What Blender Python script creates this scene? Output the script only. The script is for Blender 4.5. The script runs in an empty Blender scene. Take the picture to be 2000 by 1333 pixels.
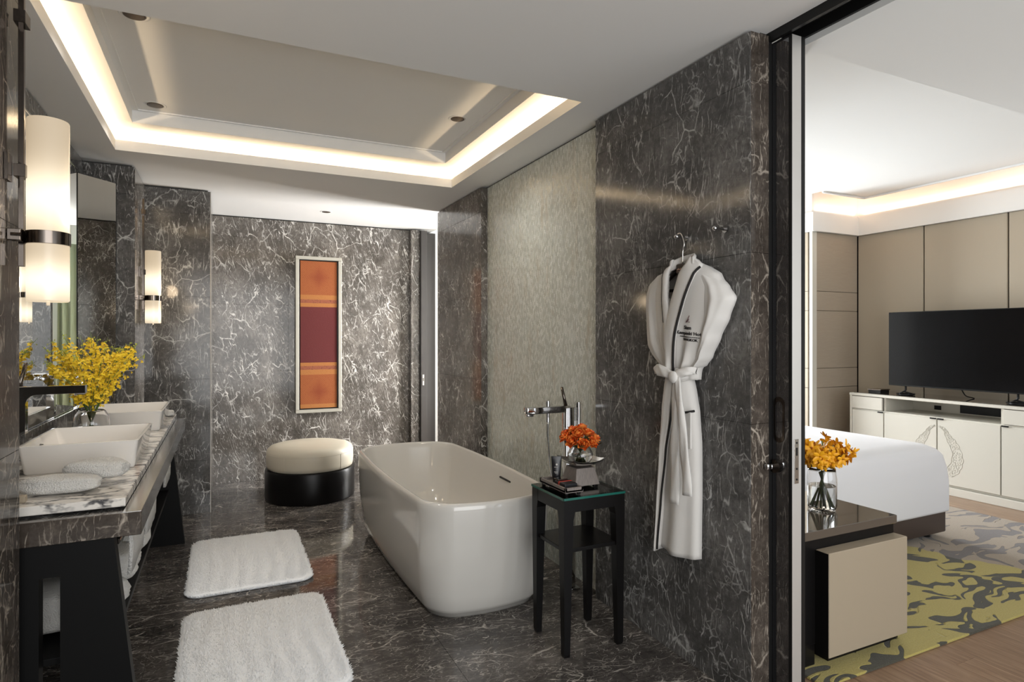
import bpy, bmesh, math, random
from mathutils import Vector, Matrix, noise as mnoise
PI = math.pi
random.seed(7)
scn = bpy.context.scene
COL = scn.collection

# ------------------------------------------------------------------ camera, light, exposure
cam_d = bpy.data.cameras.new('camera')
cam = bpy.data.objects.new('camera', cam_d)
COL.objects.link(cam)
cam.location = (0, 0, 1.4)
cam.rotation_euler = (PI / 2, 0, -math.radians(25.5))
cam_d.sensor_width = 36.0
cam_d.lens = 1183 / 2000 * 36.0
cam_d.shift_y = -6.5 / 2000
cam_d.clip_start = 0.05
scn.camera = cam

world = bpy.data.worlds.new('sky')
scn.world = world
world.use_nodes = True
wn = world.node_tree
wn.nodes['Background'].inputs['Color'].default_value = (0.80, 0.90, 1.0, 1)
wn.nodes['Background'].inputs['Strength'].default_value = 1.2

scn.view_settings.view_transform = 'Standard'
scn.view_settings.look = 'None'
scn.view_settings.gamma = 1.0
scn.view_settings.use_curve_mapping = False
scn.view_settings.exposure = 0.48
scn.cycles.max_bounces = 10
scn.cycles.diffuse_bounces = 5
scn.cycles.glossy_bounces = 6
scn.cycles.transmission_bounces = 8
scn.cycles.caustics_reflective = False
scn.cycles.caustics_refractive = False
scn.cycles.sample_clamp_indirect = 4.0


def area(name, loc, rot, sx, sy, power, color):
    d = bpy.data.lights.new(name, 'AREA')
    d.shape = 'RECTANGLE'
    d.size, d.size_y = sx, sy
    d.energy = power
    d.color = color
    o = bpy.data.objects.new(name, d)
    o.location = loc
    o.rotation_euler = rot
    COL.objects.link(o)
    return o


DAY = (0.95, 0.98, 1.0)
WARM = (1.0, 0.76, 0.50)
# daylight entering by the window wall beyond the bedroom (faces -Y); added fill panels behind the camera (face +Y)
area('daylight_window_back', (4.53, 6.78, 1.35), (PI / 2, 0, PI), 1.8, 2.4, 310, DAY)
area('daylight_window_alcove', (3.55, 5.75, 1.35), (0, PI / 2, 0), 2.3, 1.15, 380, (1.0, 0.985, 0.96))
area('fill_front_bedroom', (4.3, -2.55, 1.35), (PI / 2, 0, 0), 3.2, 2.2, 24, DAY)  # added fill for the bedroom from behind, no window known here
area('fill_front_bath', (0.7, -1.62, 1.35), (PI / 2, 0, 0), 2.5, 2.3, 58, (1.0, 0.97, 0.93))  # added fill from behind the camera, not a real window

# ------------------------------------------------------------------ helpers: meshes and objects


def bx(bm, x0, x1, y0, y1, z0, z1, bev=0.0, seg=2):
    r = bmesh.ops.create_cube(bm, size=1.0)
    vs = r['verts']
    for v in vs:
        v.co = Vector(((x0 + x1) / 2 + v.co.x * (x1 - x0), (y0 + y1) / 2 + v.co.y * (y1 - y0), (z0 + z1) / 2 + v.co.z * (z1 - z0)))
    if bev > 0:
        es = set()
        for v in vs:
            es.update(v.link_edges)
        bmesh.ops.bevel(bm, geom=list(es), offset=bev, segments=seg, affect='EDGES', profile=0.5)
    return vs


def box(x0, x1, y0, y1, z0, z1, bev=0.0, seg=2):
    bm = bmesh.new()
    bx(bm, x0, x1, y0, y1, z0, z1, bev, seg)
    return bm


def rings(bm, loops, cap0=True, cap1=True, closed=True):
    vr = [[bm.verts.new(p) for p in lp] for lp in loops]
    n = len(loops[0])
    for a, b in zip(vr, vr[1:]):
        for i in range(n if closed else n - 1):
            j = (i + 1) % n
            try:
                bm.faces.new((a[i], a[j], b[j], b[i]))
            except ValueError:
                pass
    if cap0:
        bm.faces.new(list(reversed(vr[0])))
    if cap1:
        bm.faces.new(vr[-1])
    return vr


def lathe(bm, prof, c=(0, 0, 0), n=32, sx=1.0, sy=1.0):
    """profile of (r, z); r = 0 ends close on the axis by a cap"""
    loops = []
    for r, z in prof:
        loops.append([(c[0] + sx * max(r, 1e-4) * math.cos(2 * PI * i / n), c[1] + sy * max(r, 1e-4) * math.sin(2 * PI * i / n), c[2] + z) for i in range(n)])
    rings(bm, loops)


def frames(pts):
    pts = [Vector(p) for p in pts]
    out = []
    up = Vector((0, 0, 1))
    t0 = (pts[1] - pts[0]).normalized()
    nrm = t0.cross(up)
    if nrm.length < 1e-3:
        nrm = t0.cross(Vector((0, 1, 0)))
    nrm.normalize()
    for i, p in enumerate(pts):
        t = (pts[min(i + 1, len(pts) - 1)] - pts[max(i - 1, 0)]).normalized()
        nrm = (nrm - t * nrm.dot(t))
        if nrm.length < 1e-5:
            nrm = t.orthogonal()
        nrm.normalize()
        out.append((p, nrm.copy(), t.cross(nrm).normalized()))
    return out


def tube(bm, pts, r, n=8, flat=1.0):
    fr = frames(pts)
    rr = r if isinstance(r, (list, tuple)) else [r] * len(pts)
    loops = []
    for (p, a, b), q in zip(fr, rr):
        loops.append([p + a * (q * math.cos(2 * PI * i / n)) + b * (q * flat * math.sin(2 * PI * i / n)) for i in range(n)])
    rings(bm, loops)


def cyl(bm, p0, p1, r, n=24, r1=None):
    tube(bm, [p0, p1], [r, r if r1 is None else r1], n)


def smooth_path(ctrl, n=24):
    """Catmull-Rom through control points"""
    P = [Vector(c) for c in ctrl]
    P = [P[0] * 2 - P[1]] + P + [P[-1] * 2 - P[-2]]
    out = []
    segs = len(P) - 3
    for k in range(n + 1):
        t = k / n * segs
        i = min(int(t), segs - 1)
        u = t - i
        a, b, c, d = P[i], P[i + 1], P[i + 2], P[i + 3]
        out.append(0.5 * ((2 * b) + (c - a) * u + (2 * a - 5 * b + 4 * c - d) * u * u + (3 * b - a - 3 * c + d) * u ** 3))
    return out


def supel(cx, cy, hx, hy, z, n=64, e=4.0):
    lp = []
    for i in range(n):
        t = 2 * PI * (i + 0.5) / n
        c, s = math.cos(t), math.sin(t)
        k = (abs(c) ** e + abs(s) ** e) ** (-1 / e)
        lp.append((cx + hx * c * k, cy + hy * s * k, z))
    return lp


def rrect(cx, cy, hx, hy, z, r, k=5):
    lp = []
    for qx, qy, a0 in ((1, 1, 0), (-1, 1, PI / 2), (-1, -1, PI), (1, -1, 1.5 * PI)):
        for i in range(k + 1):
            a = a0 + PI / 2 * i / k
            lp.append((cx + qx * (hx - r) + r * math.cos(a), cy + qy * (hy - r) + r * math.sin(a), z))
    return lp


def prism(bm, poly, axis, a0, a1):
    """extrude a 2-D polygon; axis 'x': poly is (y, z); 'y': (x, z); 'z': (x, y)"""
    def P(p, t):
        return (t, p[0], p[1]) if axis == 'x' else (p[0], t, p[1]) if axis == 'y' else (p[0], p[1], t)
    A = [bm.verts.new(P(p, a0)) for p in poly]
    B = [bm.verts.new(P(p, a1)) for p in poly]
    n = len(poly)
    for i in range(n):
        j = (i + 1) % n
        bm.faces.new((A[i], A[j], B[j], B[i]))
    bm.faces.new(list(reversed(A)))
    bm.faces.new(B)


def mesh_of(bm, name, smooth=False):
    bmesh.ops.recalc_face_normals(bm, faces=bm.faces[:])
    me = bpy.data.meshes.new(name)
    bm.to_mesh(me)
    bm.free()
    if smooth:
        for p in me.polygons:
            p.use_smooth = True
    return me


def world_loc(o):
    v = Vector((0, 0, 0))
    while o is not None:
        v += o.location
        o = o.parent
    return v


def obj(name, bm, m, parent=None, smooth=False, auto=None, kind=None):
    """link a bmesh (world coordinates) as one mesh object; origin at the base centre"""
    me = bm if isinstance(bm, bpy.types.Mesh) else mesh_of(bm, name, smooth)
    ms = m if isinstance(m, (list, tuple)) else [m]
    if not me.materials:
        for q in ms:
            me.materials.append(q)
    xs = [v.co for v in me.vertices]
    c = Vector(((min(v.x for v in xs) + max(v.x for v in xs)) / 2, (min(v.y for v in xs) + max(v.y for v in xs)) / 2, min(v.z for v in xs)))
    me.transform(Matrix.Translation(-c))
    if auto is not None:
        me.set_sharp_from_angle(angle=math.radians(auto))
    o = bpy.data.objects.new(name, me)
    o.location = c - (world_loc(parent) if parent else Vector((0, 0, 0)))
    if parent:
        o.parent = parent
    if kind:
        o['kind'] = kind
    COL.objects.link(o)
    return o


def thing(name, label, cat, loc, group=None):
    o = bpy.data.objects.new(name, None)
    o.empty_display_size = 0.05
    o.location = loc
    o['label'] = label
    o['category'] = cat
    if group:
        o['group'] = group
    COL.objects.link(o)
    return o


def tag(o, label, cat, group=None):
    o['label'] = label
    o['category'] = cat
    if group:
        o['group'] = group
    return o


def struct(name, bm, m, label=None, smooth=False):
    o = obj(name, bm, m, None, smooth)
    o['kind'] = 'structure'
    if label:
        o['label'] = label
    return o


# ------------------------------------------------------------------ materials


def mat(name, col=(0.8, 0.8, 0.8), rough=0.5, metal=0.0, coat=0.0, trans=0.0, ior=1.45, emit=None, estr=0.0, sheen=0.0, spec=0.5, sss=0.0):
    m = bpy.data.materials.new(name)
    m.use_nodes = True
    b = m.node_tree.nodes['Principled BSDF']
    b.inputs['Base Color'].default_value = (*col, 1)
    b.inputs['Roughness'].default_value = rough
    b.inputs['Metallic'].default_value = metal
    b.inputs['Coat Weight'].default_value = coat
    b.inputs['Coat Roughness'].default_value = 0.05
    b.inputs['Transmission Weight'].default_value = trans
    b.inputs['IOR'].default_value = ior
    b.inputs['Sheen Weight'].default_value = sheen
    b.inputs['Specular IOR Level'].default_value = spec
    if sss:
        b.inputs['Subsurface Weight'].default_value = sss
        b.inputs['Subsurface Radius'].default_value = (0.02, 0.02, 0.02)
    if emit:
        b.inputs['Emission Color'].default_value = (*emit, 1)
        b.inputs['Emission Strength'].default_value = estr
    return m


class NT:
    def __init__(s, m):
        s.t = m.node_tree
        s.b = s.t.nodes['Principled BSDF']

    def n(s, typ, **kw):
        nd = s.t.nodes.new(typ)
        for k, v in kw.items():
            setattr(nd, k, v)
        return nd

    def l(s, a, b):
        s.t.links.new(a, b)

    def val(s, sock, v):
        if isinstance(v, (int, float, tuple, list)):
            sock.default_value = v
        else:
            s.l(v, sock)

    def math(s, op, a, b=None, c=None, clamp=False):
        nd = s.n('ShaderNodeMath', operation=op, use_clamp=clamp)
        s.val(nd.inputs[0], a)
        if b is not None:
            s.val(nd.inputs[1], b)
        if c is not None:
            s.val(nd.inputs[2], c)
        return nd.outputs[0]

    def vmath(s, op, a, b=None, scale=None):
        nd = s.n('ShaderNodeVectorMath', operation=op)
        s.val(nd.inputs[0], a)
        if b is not None:
            s.val(nd.inputs[1], b)
        if scale is not None:
            s.val(nd.inputs['Scale'], scale)
        return nd.outputs[0]

    def pos(s):
        return s.n('ShaderNodeNewGeometry').outputs['Position']

    def objco(s):
        return s.n('ShaderNodeTexCoord').outputs['Object']

    def noise(s, vec, scale, detail=3, rough=0.55, dist=0.0, color=False):
        nd = s.n('ShaderNodeTexNoise')
        s.l(vec, nd.inputs['Vector'])
        nd.inputs['Scale'].default_value = scale
        nd.inputs['Detail'].default_value = detail
        nd.inputs['Roughness'].default_value = rough
        nd.inputs['Distortion'].default_value = dist
        return nd.outputs['Color' if color else 'Fac']

    def ramp(s, fac, stops):
        nd = s.n('ShaderNodeValToRGB')
        s.l(fac, nd.inputs[0])
        e = nd.color_ramp.elements
        while len(e) < len(stops):
            e.new(0.5)
        for q, (p, c) in zip(e, stops):
            q.position = p
            q.color = (*c, 1) if len(c) == 3 else c
        return nd.outputs[0]

    def maprange(s, v, a, b, c=0.0, d=1.0):
        nd = s.n('ShaderNodeMapRange', interpolation_type='SMOOTHSTEP')
        s.val(nd.inputs[0], v)
        for i, q in enumerate((a, b, c, d)):
            nd.inputs[i + 1].default_value = q
        return nd.outputs[0]

    def mix(s, f, a, b, mode='MIX'):
        nd = s.n('ShaderNodeMix', data_type='RGBA', blend_type=mode)
        s.val(nd.inputs[0], f)
        s.val(nd.inputs[6], (*a, 1) if isinstance(a, tuple) else a)
        s.val(nd.inputs[7], (*b, 1) if isinstance(b, tuple) else b)
        return nd.outputs[2]

    def mapping(s, vec, loc=(0, 0, 0), rot=(0, 0, 0), sc=(1, 1, 1)):
        nd = s.n('ShaderNodeMapping')
        s.l(vec, nd.inputs['Vector'])
        nd.inputs['Location'].default_value = loc
        nd.inputs['Rotation'].default_value = rot
        nd.inputs['Scale'].default_value = sc
        return nd.outputs[0]

    def bump(s, h, strength, dist=0.01):
        nd = s.n('ShaderNodeBump')
        s.l(h, nd.inputs['Height'])
        nd.inputs['Strength'].default_value = strength
        nd.inputs['Distance'].default_value = dist
        s.l(nd.outputs[0], s.b.inputs['Normal'])

    def sep(s, vec):
        nd = s.n('ShaderNodeSeparateXYZ')
        s.l(vec, nd.inputs[0])
        return nd.outputs

    def comb(s, x, y, z):
        nd = s.n('ShaderNodeCombineXYZ')
        for i, q in enumerate((x, y, z)):
            s.val(nd.inputs[i], q)
        return nd.outputs[0]


def marble_dark(name, base0, base1, vein, rough, density=1.0, rot=(0, 0, 0), stretch=(1, 1, 1), seed=0.0):
    """grey brown marble crossed by short broken white veins"""
    m = mat(name, rough=rough, spec=0.4)
    t = NT(m)
    p = t.pos()
    p0 = t.mapping(p, (seed, seed * 1.7, -seed), rot, stretch)
    d1 = t.vmath('SCALE', t.vmath('SUBTRACT', t.noise(p0, 3.0, 3, 0.55, color=True), (0.5, 0.5, 0.5)), scale=0.22)
    d2 = t.vmath('SCALE', t.vmath('SUBTRACT', t.noise(p0, 20, 3, 0.6, color=True), (0.5, 0.5, 0.5)), scale=0.022)
    q = t.vmath('ADD', t.vmath('ADD', p0, d1), d2)
    qs = t.vmath('ADD', p0, t.vmath('SCALE', d1, scale=0.35))

    def network(sc, width, mlo, mhi, ms, off, r, st):
        v = t.n('ShaderNodeTexVoronoi', feature='DISTANCE_TO_EDGE')
        t.l(t.mapping(q, (off, off, off), r, st), v.inputs['Vector'])
        v.inputs['Scale'].default_value = sc
        mk = t.maprange(t.noise(t.mapping(p0, (off * 3, off, -off)), ms, 5, 0.68), mlo, mhi)
        wd = t.math('MULTIPLY', t.math('ADD', mk, 0.3), width)
        ln = t.math('SUBTRACT', 1.0, t.math('DIVIDE', v.outputs['Distance'], wd), clamp=True)
        return t.math('MULTIPLY', ln, mk)

    def strokes(sc, width, mlo, mhi, ms, off, r, st):
        n = t.noise(t.mapping(qs, (off, -off, off), r, st), sc, 1.0, 0.5)
        mk = t.maprange(t.noise(t.mapping(p0, (-off, off * 2, off)), ms, 4, 0.7), mlo, mhi)
        wd = t.math('MULTIPLY', t.math('ADD', mk, 0.25), width)
        ln = t.math('SUBTRACT', 1.0, t.math('DIVIDE', t.math('ABSOLUTE', t.math('SUBTRACT', n, 0.5)), wd), clamp=True)
        return t.math('MULTIPLY', ln, mk)
    ls = [(network(3.2, 0.014, 0.44, 0.60, 4.0, 1.3, (0.4, 0.2, 0.6), (1, 1.6, 1)), 0.9),
          (network(8.0, 0.034, 0.46, 0.64, 7.0, 5.1, (0.9, -0.3, 0.2), (1, 1.8, 0.7)), 0.8),
          (network(17.0, 0.060, 0.48, 0.66, 8.0, 9.7, (-0.6, 0.5, 0.9), (2.2, 1, 0.8)), 0.6),
          (strokes(13.0, 0.015, 0.455, 0.61, 9.0, 2.1, (0.55, 0.75, 0.2), (1.6, 1.6, 0.22)), 0.85),
          (strokes(15.0, 0.016, 0.455, 0.63, 10.0, 7.7, (-0.9, 0.35, 0.5), (1.6, 1.4, 0.24)), 0.8),
          (strokes(24.0, 0.024, 0.48, 0.66, 11.0, 4.4, (0.15, -0.5, 0.9), (1.6, 1.6, 0.26)), 0.65)]
    v = None
    for l_, k_ in ls:
        x_ = t.math('MULTIPLY', l_, k_)
        v = x_ if v is None else t.math('MAXIMUM', v, x_)
    v = t.math('MULTIPLY', v, density, clamp=True)
    cloud = t.noise(q, 2.6, 7, 0.7)
    fine = t.noise(p0, 38, 5, 0.75)
    basec = t.ramp(t.math('ADD', t.math('MULTIPLY', cloud, 0.62), t.math('MULTIPLY', fine, 0.38)), [(0.38, base0), (0.50, tuple((x + y) * .42 for x, y in zip(base0, base1))), (0.61, base1)])
    v = t.math('MULTIPLY', v, t.maprange(t.noise(p0, 5.5, 3, 0.6), 0.34, 0.62, 0.45, 1.0))
    col = t.mix(v, basec, vein)
    t.l(col, t.b.inputs['Base Color'])
    return m


M = {}
M['marble_wall'] = marble_dark('dark veined marble', (0.056, 0.054, 0.052), (0.178, 0.172, 0.166), (0.56, 0.555, 0.54), 0.11, 1.25)
M['marble_back'] = marble_dark('brown grey veined marble', (0.062, 0.055, 0.048), (0.200, 0.180, 0.160), (0.74, 0.71, 0.67), 0.13, 1.4, stretch=(1.25, 1.0, 0.85), rot=(0.1, 0.5, 0.2), seed=3.0)
M['marble_pier'] = marble_dark('warm brown marble', (0.034, 0.027, 0.022), (0.110, 0.090, 0.074), (0.55, 0.48, 0.40), 0.10, 0.9, seed=7.0)
M['marble_floor'] = marble_dark('polished floor marble', (0.036, 0.032, 0.030), (0.132, 0.118, 0.107), (0.54, 0.50, 0.45), 0.06, 1.2, stretch=(0.8, 1.5, 1.0), rot=(0, 0, 0.5), seed=11.0)
M['joint'] = mat('stone joint', (0.03, 0.028, 0.026), 0.6)


def marble_white():
    m = mat('white counter marble', rough=0.08)
    t = NT(m)
    p = t.pos()
    p0 = t.mapping(p, (0, 0, 0), (0.5, 0.3, 0.95), (1.0, 3.4, 1.6))
    dd = t.vmath('SCALE', t.vmath('SUBTRACT', t.noise(p0, 3.0, 5, 0.65, color=True), (0.5, 0.5, 0.5)), scale=0.9)
    q = t.vmath('ADD', p0, dd)
    v = t.n('ShaderNodeTexVoronoi', feature='DISTANCE_TO_EDGE')
    t.l(q, v.inputs['Vector'])
    v.inputs['Scale'].default_value = 4.2
    ln = t.maprange(v.outputs['Distance'], 0.0, 0.16, 1.0, 0.0)
    mk = t.maprange(t.noise(p0, 5.0, 4, 0.6), 0.36, 0.55)
    f = t.math('MULTIPLY', ln, mk)
    cl = t.maprange(t.noise(q, 2.2, 5, 0.6), 0.45, 0.75)
    base = t.mix(t.math('MULTIPLY', cl, 0.35), (0.78, 0.74, 0.68), (0.42, 0.41, 0.40))
    t.l(t.mix(f, base, (0.07, 0.07, 0.075)), t.b.inputs['Base Color'])
    return m


M['marble_white'] = marble_white()
M['paint'] = mat('white ceiling paint', (0.87, 0.865, 0.85), 0.75)
M['paint_bed'] = mat('bedroom ceiling paint', (0.80, 0.81, 0.80), 0.75)
M['crown'] = mat('white crown paint', (0.78, 0.78, 0.76), 0.5)


def mosaic():
    m = mat('mother of pearl mosaic', rough=0.3)
    t = NT(m)
    s = t.sep(t.pos())
    row = t.math('FLOOR', t.math('DIVIDE', s[1], 0.0105))
    off = t.math('MULTIPLY', t.math('FRACT', t.math('MULTIPLY', row, 0.381)), 1.0)
    zc = t.math('ADD', t.math('DIVIDE', s[2], 0.024), off)
    cell = t.comb(row, t.math('FLOOR', zc), 0.0)
    wnz = t.n('ShaderNodeTexWhiteNoise', noise_dimensions='2D')
    t.l(cell, wnz.inputs['Vector'])
    fy = t.math('FRACT', t.math('DIVIDE', s[1], 0.0105))
    fz = t.math('FRACT', zc)
    jy = t.math('LESS_THAN', fy, 0.10)
    jz = t.math('LESS_THAN', fz, 0.05)
    j = t.math('MAXIMUM', jy, jz)
    tile = t.ramp(wnz.outputs['Value'], [(0.0, (0.53, 0.555, 0.50)), (0.5, (0.61, 0.64, 0.59)), (0.85, (0.69, 0.72, 0.67)), (1.0, (0.84, 0.86, 0.82))])
    stain = t.maprange(t.noise(t.mapping(t.pos(), (0, 0, 0), (0, 0, 0), (1, 5, 1.2)), 2.5, 5, 0.65), 0.52, 0.75)
    col = t.mix(t.math('MULTIPLY', stain, 0.5), tile, (0.50, 0.42, 0.31))
    col = t.mix(j, col, (0.47, 0.46, 0.40))
    t.l(col, t.b.inputs['Base Color'])
    g = t.n('ShaderNodeNewGeometry')
    tilt = t.vmath('SCALE', t.vmath('SUBTRACT', wnz.outputs['Color'], (0.5, 0.5, 0.5)), scale=0.10)
    t.l(t.vmath('NORMALIZE', t.vmath('ADD', g.outputs['Normal'], tilt)), t.b.inputs['Normal'])
    t.val(t.b.inputs['Roughness'], t.math('ADD', 0.12, t.math('MULTIPLY', wnz.outputs['Value'], 0.3)))
    return m


M['mosaic'] = mosaic()
M['black_lacquer'] = mat('black lacquered wood', (0.006, 0.0055, 0.0055), 0.32, spec=0.22)
M['black_wood'] = mat('black stained oak', (0.0045, 0.0045, 0.0045), 0.5, spec=0.15)
M['dark_wood'] = mat('dark espresso wood', (0.030, 0.027, 0.025), 0.35)
M['tub'] = mat('glossy white bathtub', (0.64, 0.62, 0.58), 0.12, coat=0.4)
M['porcelain'] = mat('white porcelain', (0.80, 0.77, 0.73), 0.10, coat=0.3)
M['chrome'] = mat('chrome', (0.62, 0.62, 0.63), 0.05, 1.0)
M['steel'] = mat('brushed steel', (0.66, 0.65, 0.63), 0.18, 1.0)
M['satin'] = mat('satin aluminium edge', (0.62, 0.60, 0.57), 0.38, 0.6)
M['gunmetal'] = mat('polished gunmetal', (0.14, 0.12, 0.105), 0.14, 1.0)
M['mirror'] = mat('mirror silver', (0.88, 0.90, 0.89), 0.0, 1.0)
M['mirror_edge'] = mat('dark mirror edge', (0.02, 0.02, 0.02), 0.2)
M['glass'] = mat('clear glass', (1, 1, 1), 0.0, trans=1.0, ior=1.45)
M['pane'] = bpy.data.materials.new('window pane')
M['pane'].use_nodes = True
_t = M['pane'].node_tree
_tr, _gl, _mx, _fr = (_t.nodes.new(q) for q in ('ShaderNodeBsdfTransparent', 'ShaderNodeBsdfGlossy', 'ShaderNodeMixShader', 'ShaderNodeFresnel'))
_gl.inputs['Roughness'].default_value = 0.0
_t.links.new(_fr.outputs[0], _mx.inputs[0])
_t.links.new(_tr.outputs[0], _mx.inputs[1])
_t.links.new(_gl.outputs[0], _mx.inputs[2])
_t.links.new(_mx.outputs[0], _t.nodes['Material Output'].inputs['Surface'])
M['water'] = mat('water', (0.97, 1.0, 0.99), 0.0, trans=1.0, ior=1.33)
M['green_glass'] = mat('clear table glass', (0.93, 0.98, 0.96), 0.01, trans=1.0, ior=1.5)
M['glass_edge'] = mat('green glass edge', (0.015, 0.16, 0.125), 0.15, trans=0.3)
M['black_glass'] = mat('black mirror glass', (0.02, 0.02, 0.022), 0.02, 0.0, coat=1.0, ior=1.9, spec=1.0)
M['leather'] = mat('cream leather', (0.56, 0.51, 0.41), 0.42)
M['leather_brown'] = mat('dark brown leather', (0.050, 0.034, 0.027), 0.45)


def fabric(name, col, rough=0.9, sc=180, st=0.35, dist=0.004, sheen=0.2):
    m = mat(name, col, rough, sheen=sheen)
    t = NT(m)
    t.bump(t.noise(t.pos(), sc, 3, 0.6), st, dist)
    return m


M['terry'] = fabric('white terry cloth', (0.76, 0.74, 0.70), 0.95, 210, 1.0, 0.012)
M['mat_white'] = mat('white bath mat pile', (0.86, 0.87, 0.88), 0.95, sheen=0.3)
M['robe'] = fabric('white robe cotton', (0.73, 0.71, 0.68), 0.9, 420, 0.12, 0.002)
M['linen'] = fabric('white bed linen', (0.74, 0.74, 0.76), 0.85, 300, 0.05, 0.002)
M['piping'] = mat('black piping', (0.010, 0.009, 0.009), 0.7)
M['stitch'] = mat('black embroidery thread', (0.02, 0.018, 0.018), 0.7)
M['stitch_red'] = mat('plum embroidery thread', (0.10, 0.03, 0.04), 0.7)
M['hanger'] = mat('dark hanger wood', (0.035, 0.022, 0.018), 0.4)
M['gold'] = mat('pale copper print', (0.55, 0.33, 0.24), 0.4)
M['uphol'] = fabric('taupe wall fabric', (0.42, 0.36, 0.275), 0.7, 500, 0.1, 0.001, 0.1)
M['veneer'] = mat('taupe wood veneer', (0.285, 0.238, 0.185), 0.55)
t = NT(M['veneer'])
t.l(t.mix(t.noise(t.mapping(t.pos(), sc=(4, 4, 60)), 3, 4), (0.33, 0.275, 0.215), (0.40, 0.34, 0.265)), t.b.inputs['Base Color'])
M['cabinet'] = mat('ivory lacquer', (0.62, 0.595, 0.525), 0.32)
M['cabinet_groove'] = mat('carved groove', (0.50, 0.475, 0.41), 0.45)
M['dark_metal'] = mat('black metal', (0.010, 0.010, 0.010), 0.35, spec=0.3)
M['screen'] = mat('television screen', (0.003, 0.003, 0.0035), 0.16, spec=0.25)
M['cab_top'] = mat('bronze glass top', (0.09, 0.075, 0.06), 0.04, coat=1.0)
M['beige_lacquer'] = mat('beige lacquer panel', (0.36, 0.30, 0.22), 0.35)
M['yellow'] = mat('yellow orchid petal', (0.86, 0.60, 0.02), 0.55, sss=0.1)
M['amber'] = mat('amber orchid petal', (0.83, 0.40, 0.012), 0.5, sss=0.1)
M['amber_dark'] = mat('brown orchid centre', (0.42, 0.12, 0.01), 0.6)
M['orange'] = mat('orange rose petal', (0.66, 0.10, 0.012), 0.5)
M['orange_light'] = mat('light orange rose petal', (0.86, 0.27, 0.05), 0.5)
M['stem'] = mat('green stem', (0.10, 0.16, 0.03), 0.5)
M['bud'] = mat('yellow green bud', (0.45, 0.48, 0.07), 0.5)
M['leafdark'] = mat('dark green leaf', (0.02, 0.04, 0.015), 0.5)
M['grain'] = mat('grey brown grained wood', (0.22, 0.19, 0.165), 0.55)
t = NT(M['grain'])
t.l(t.mix(t.noise(t.mapping(t.pos(), sc=(40, 40, 2)), 4, 4), (0.13, 0.11, 0.10), (0.30, 0.265, 0.24)), t.b.inputs['Base Color'])
M['tubeblack'] = mat('black plastic tube', (0.012, 0.012, 0.014), 0.32)
M['red'] = mat('red band', (0.5, 0.05, 0.03), 0.5)
M['silver_frame'] = mat('silver leaf frame', (0.46, 0.44, 0.38), 0.4, 0.35)
M['curtain'] = fabric('sage green curtain', (0.34, 0.38, 0.26), 0.8, 200, 0.1, 0.002)
M['sheer'] = mat('cream curtain', (0.75, 0.71, 0.60), 0.8)
M['downlight'] = mat('bronze downlight recess', (0.05, 0.032, 0.02), 0.4)
M['print'] = mat('light grey print', (0.55, 0.53, 0.5), 0.6)


def opal():
    m = mat('lit opal glass', (0.22, 0.20, 0.17), 0.25)
    t = NT(m)
    z = t.sep(t.pos())[2]

    def glow(c, w):
        d = t.math('DIVIDE', t.math('SUBTRACT', z, c), w)
        return t.math('POWER', 2.718, t.math('MULTIPLY', t.math('MULTIPLY', d, d), -1.0))
    g = t.math('ADD', glow(1.80, 0.085), glow(1.565, 0.055))
    s = t.math('ADD', 0.34, t.math('MULTIPLY', g, 0.62))
    t.l(t.mix(t.math('MULTIPLY', g, 1.0, clamp=True), (1.0, 0.78, 0.52), (1.0, 0.88, 0.66)), t.b.inputs['Emission Color'])
    t.l(s, t.b.inputs['Emission Strength'])
    return m


M['opal'] = opal()


def wood_floor():
    m = mat('brown oak plank', rough=0.28)
    t = NT(m)
    o = t.n('ShaderNodeObjectInfo').outputs['Random']
    p = t.vmath('ADD', t.pos(), t.comb(0.0, t.math('MULTIPLY', o, 13.0), 0.0))
    g = t.noise(t.mapping(p, sc=(22, 1.6, 1)), 2.4, 6, 0.65, 0.6)
    c = t.ramp(g, [(0.30, (0.155, 0.088, 0.052)), (0.52, (0.29, 0.185, 0.118)), (0.72, (0.41, 0.285, 0.19))])
    t.l(t.mix(t.math('MULTIPLY', o, 0.35), c, (0.22, 0.14, 0.09)), t.b.inputs['Base Color'])
    t.bump(g, 0.08, 0.003)
    return m


M['plank'] = wood_floor()


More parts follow.
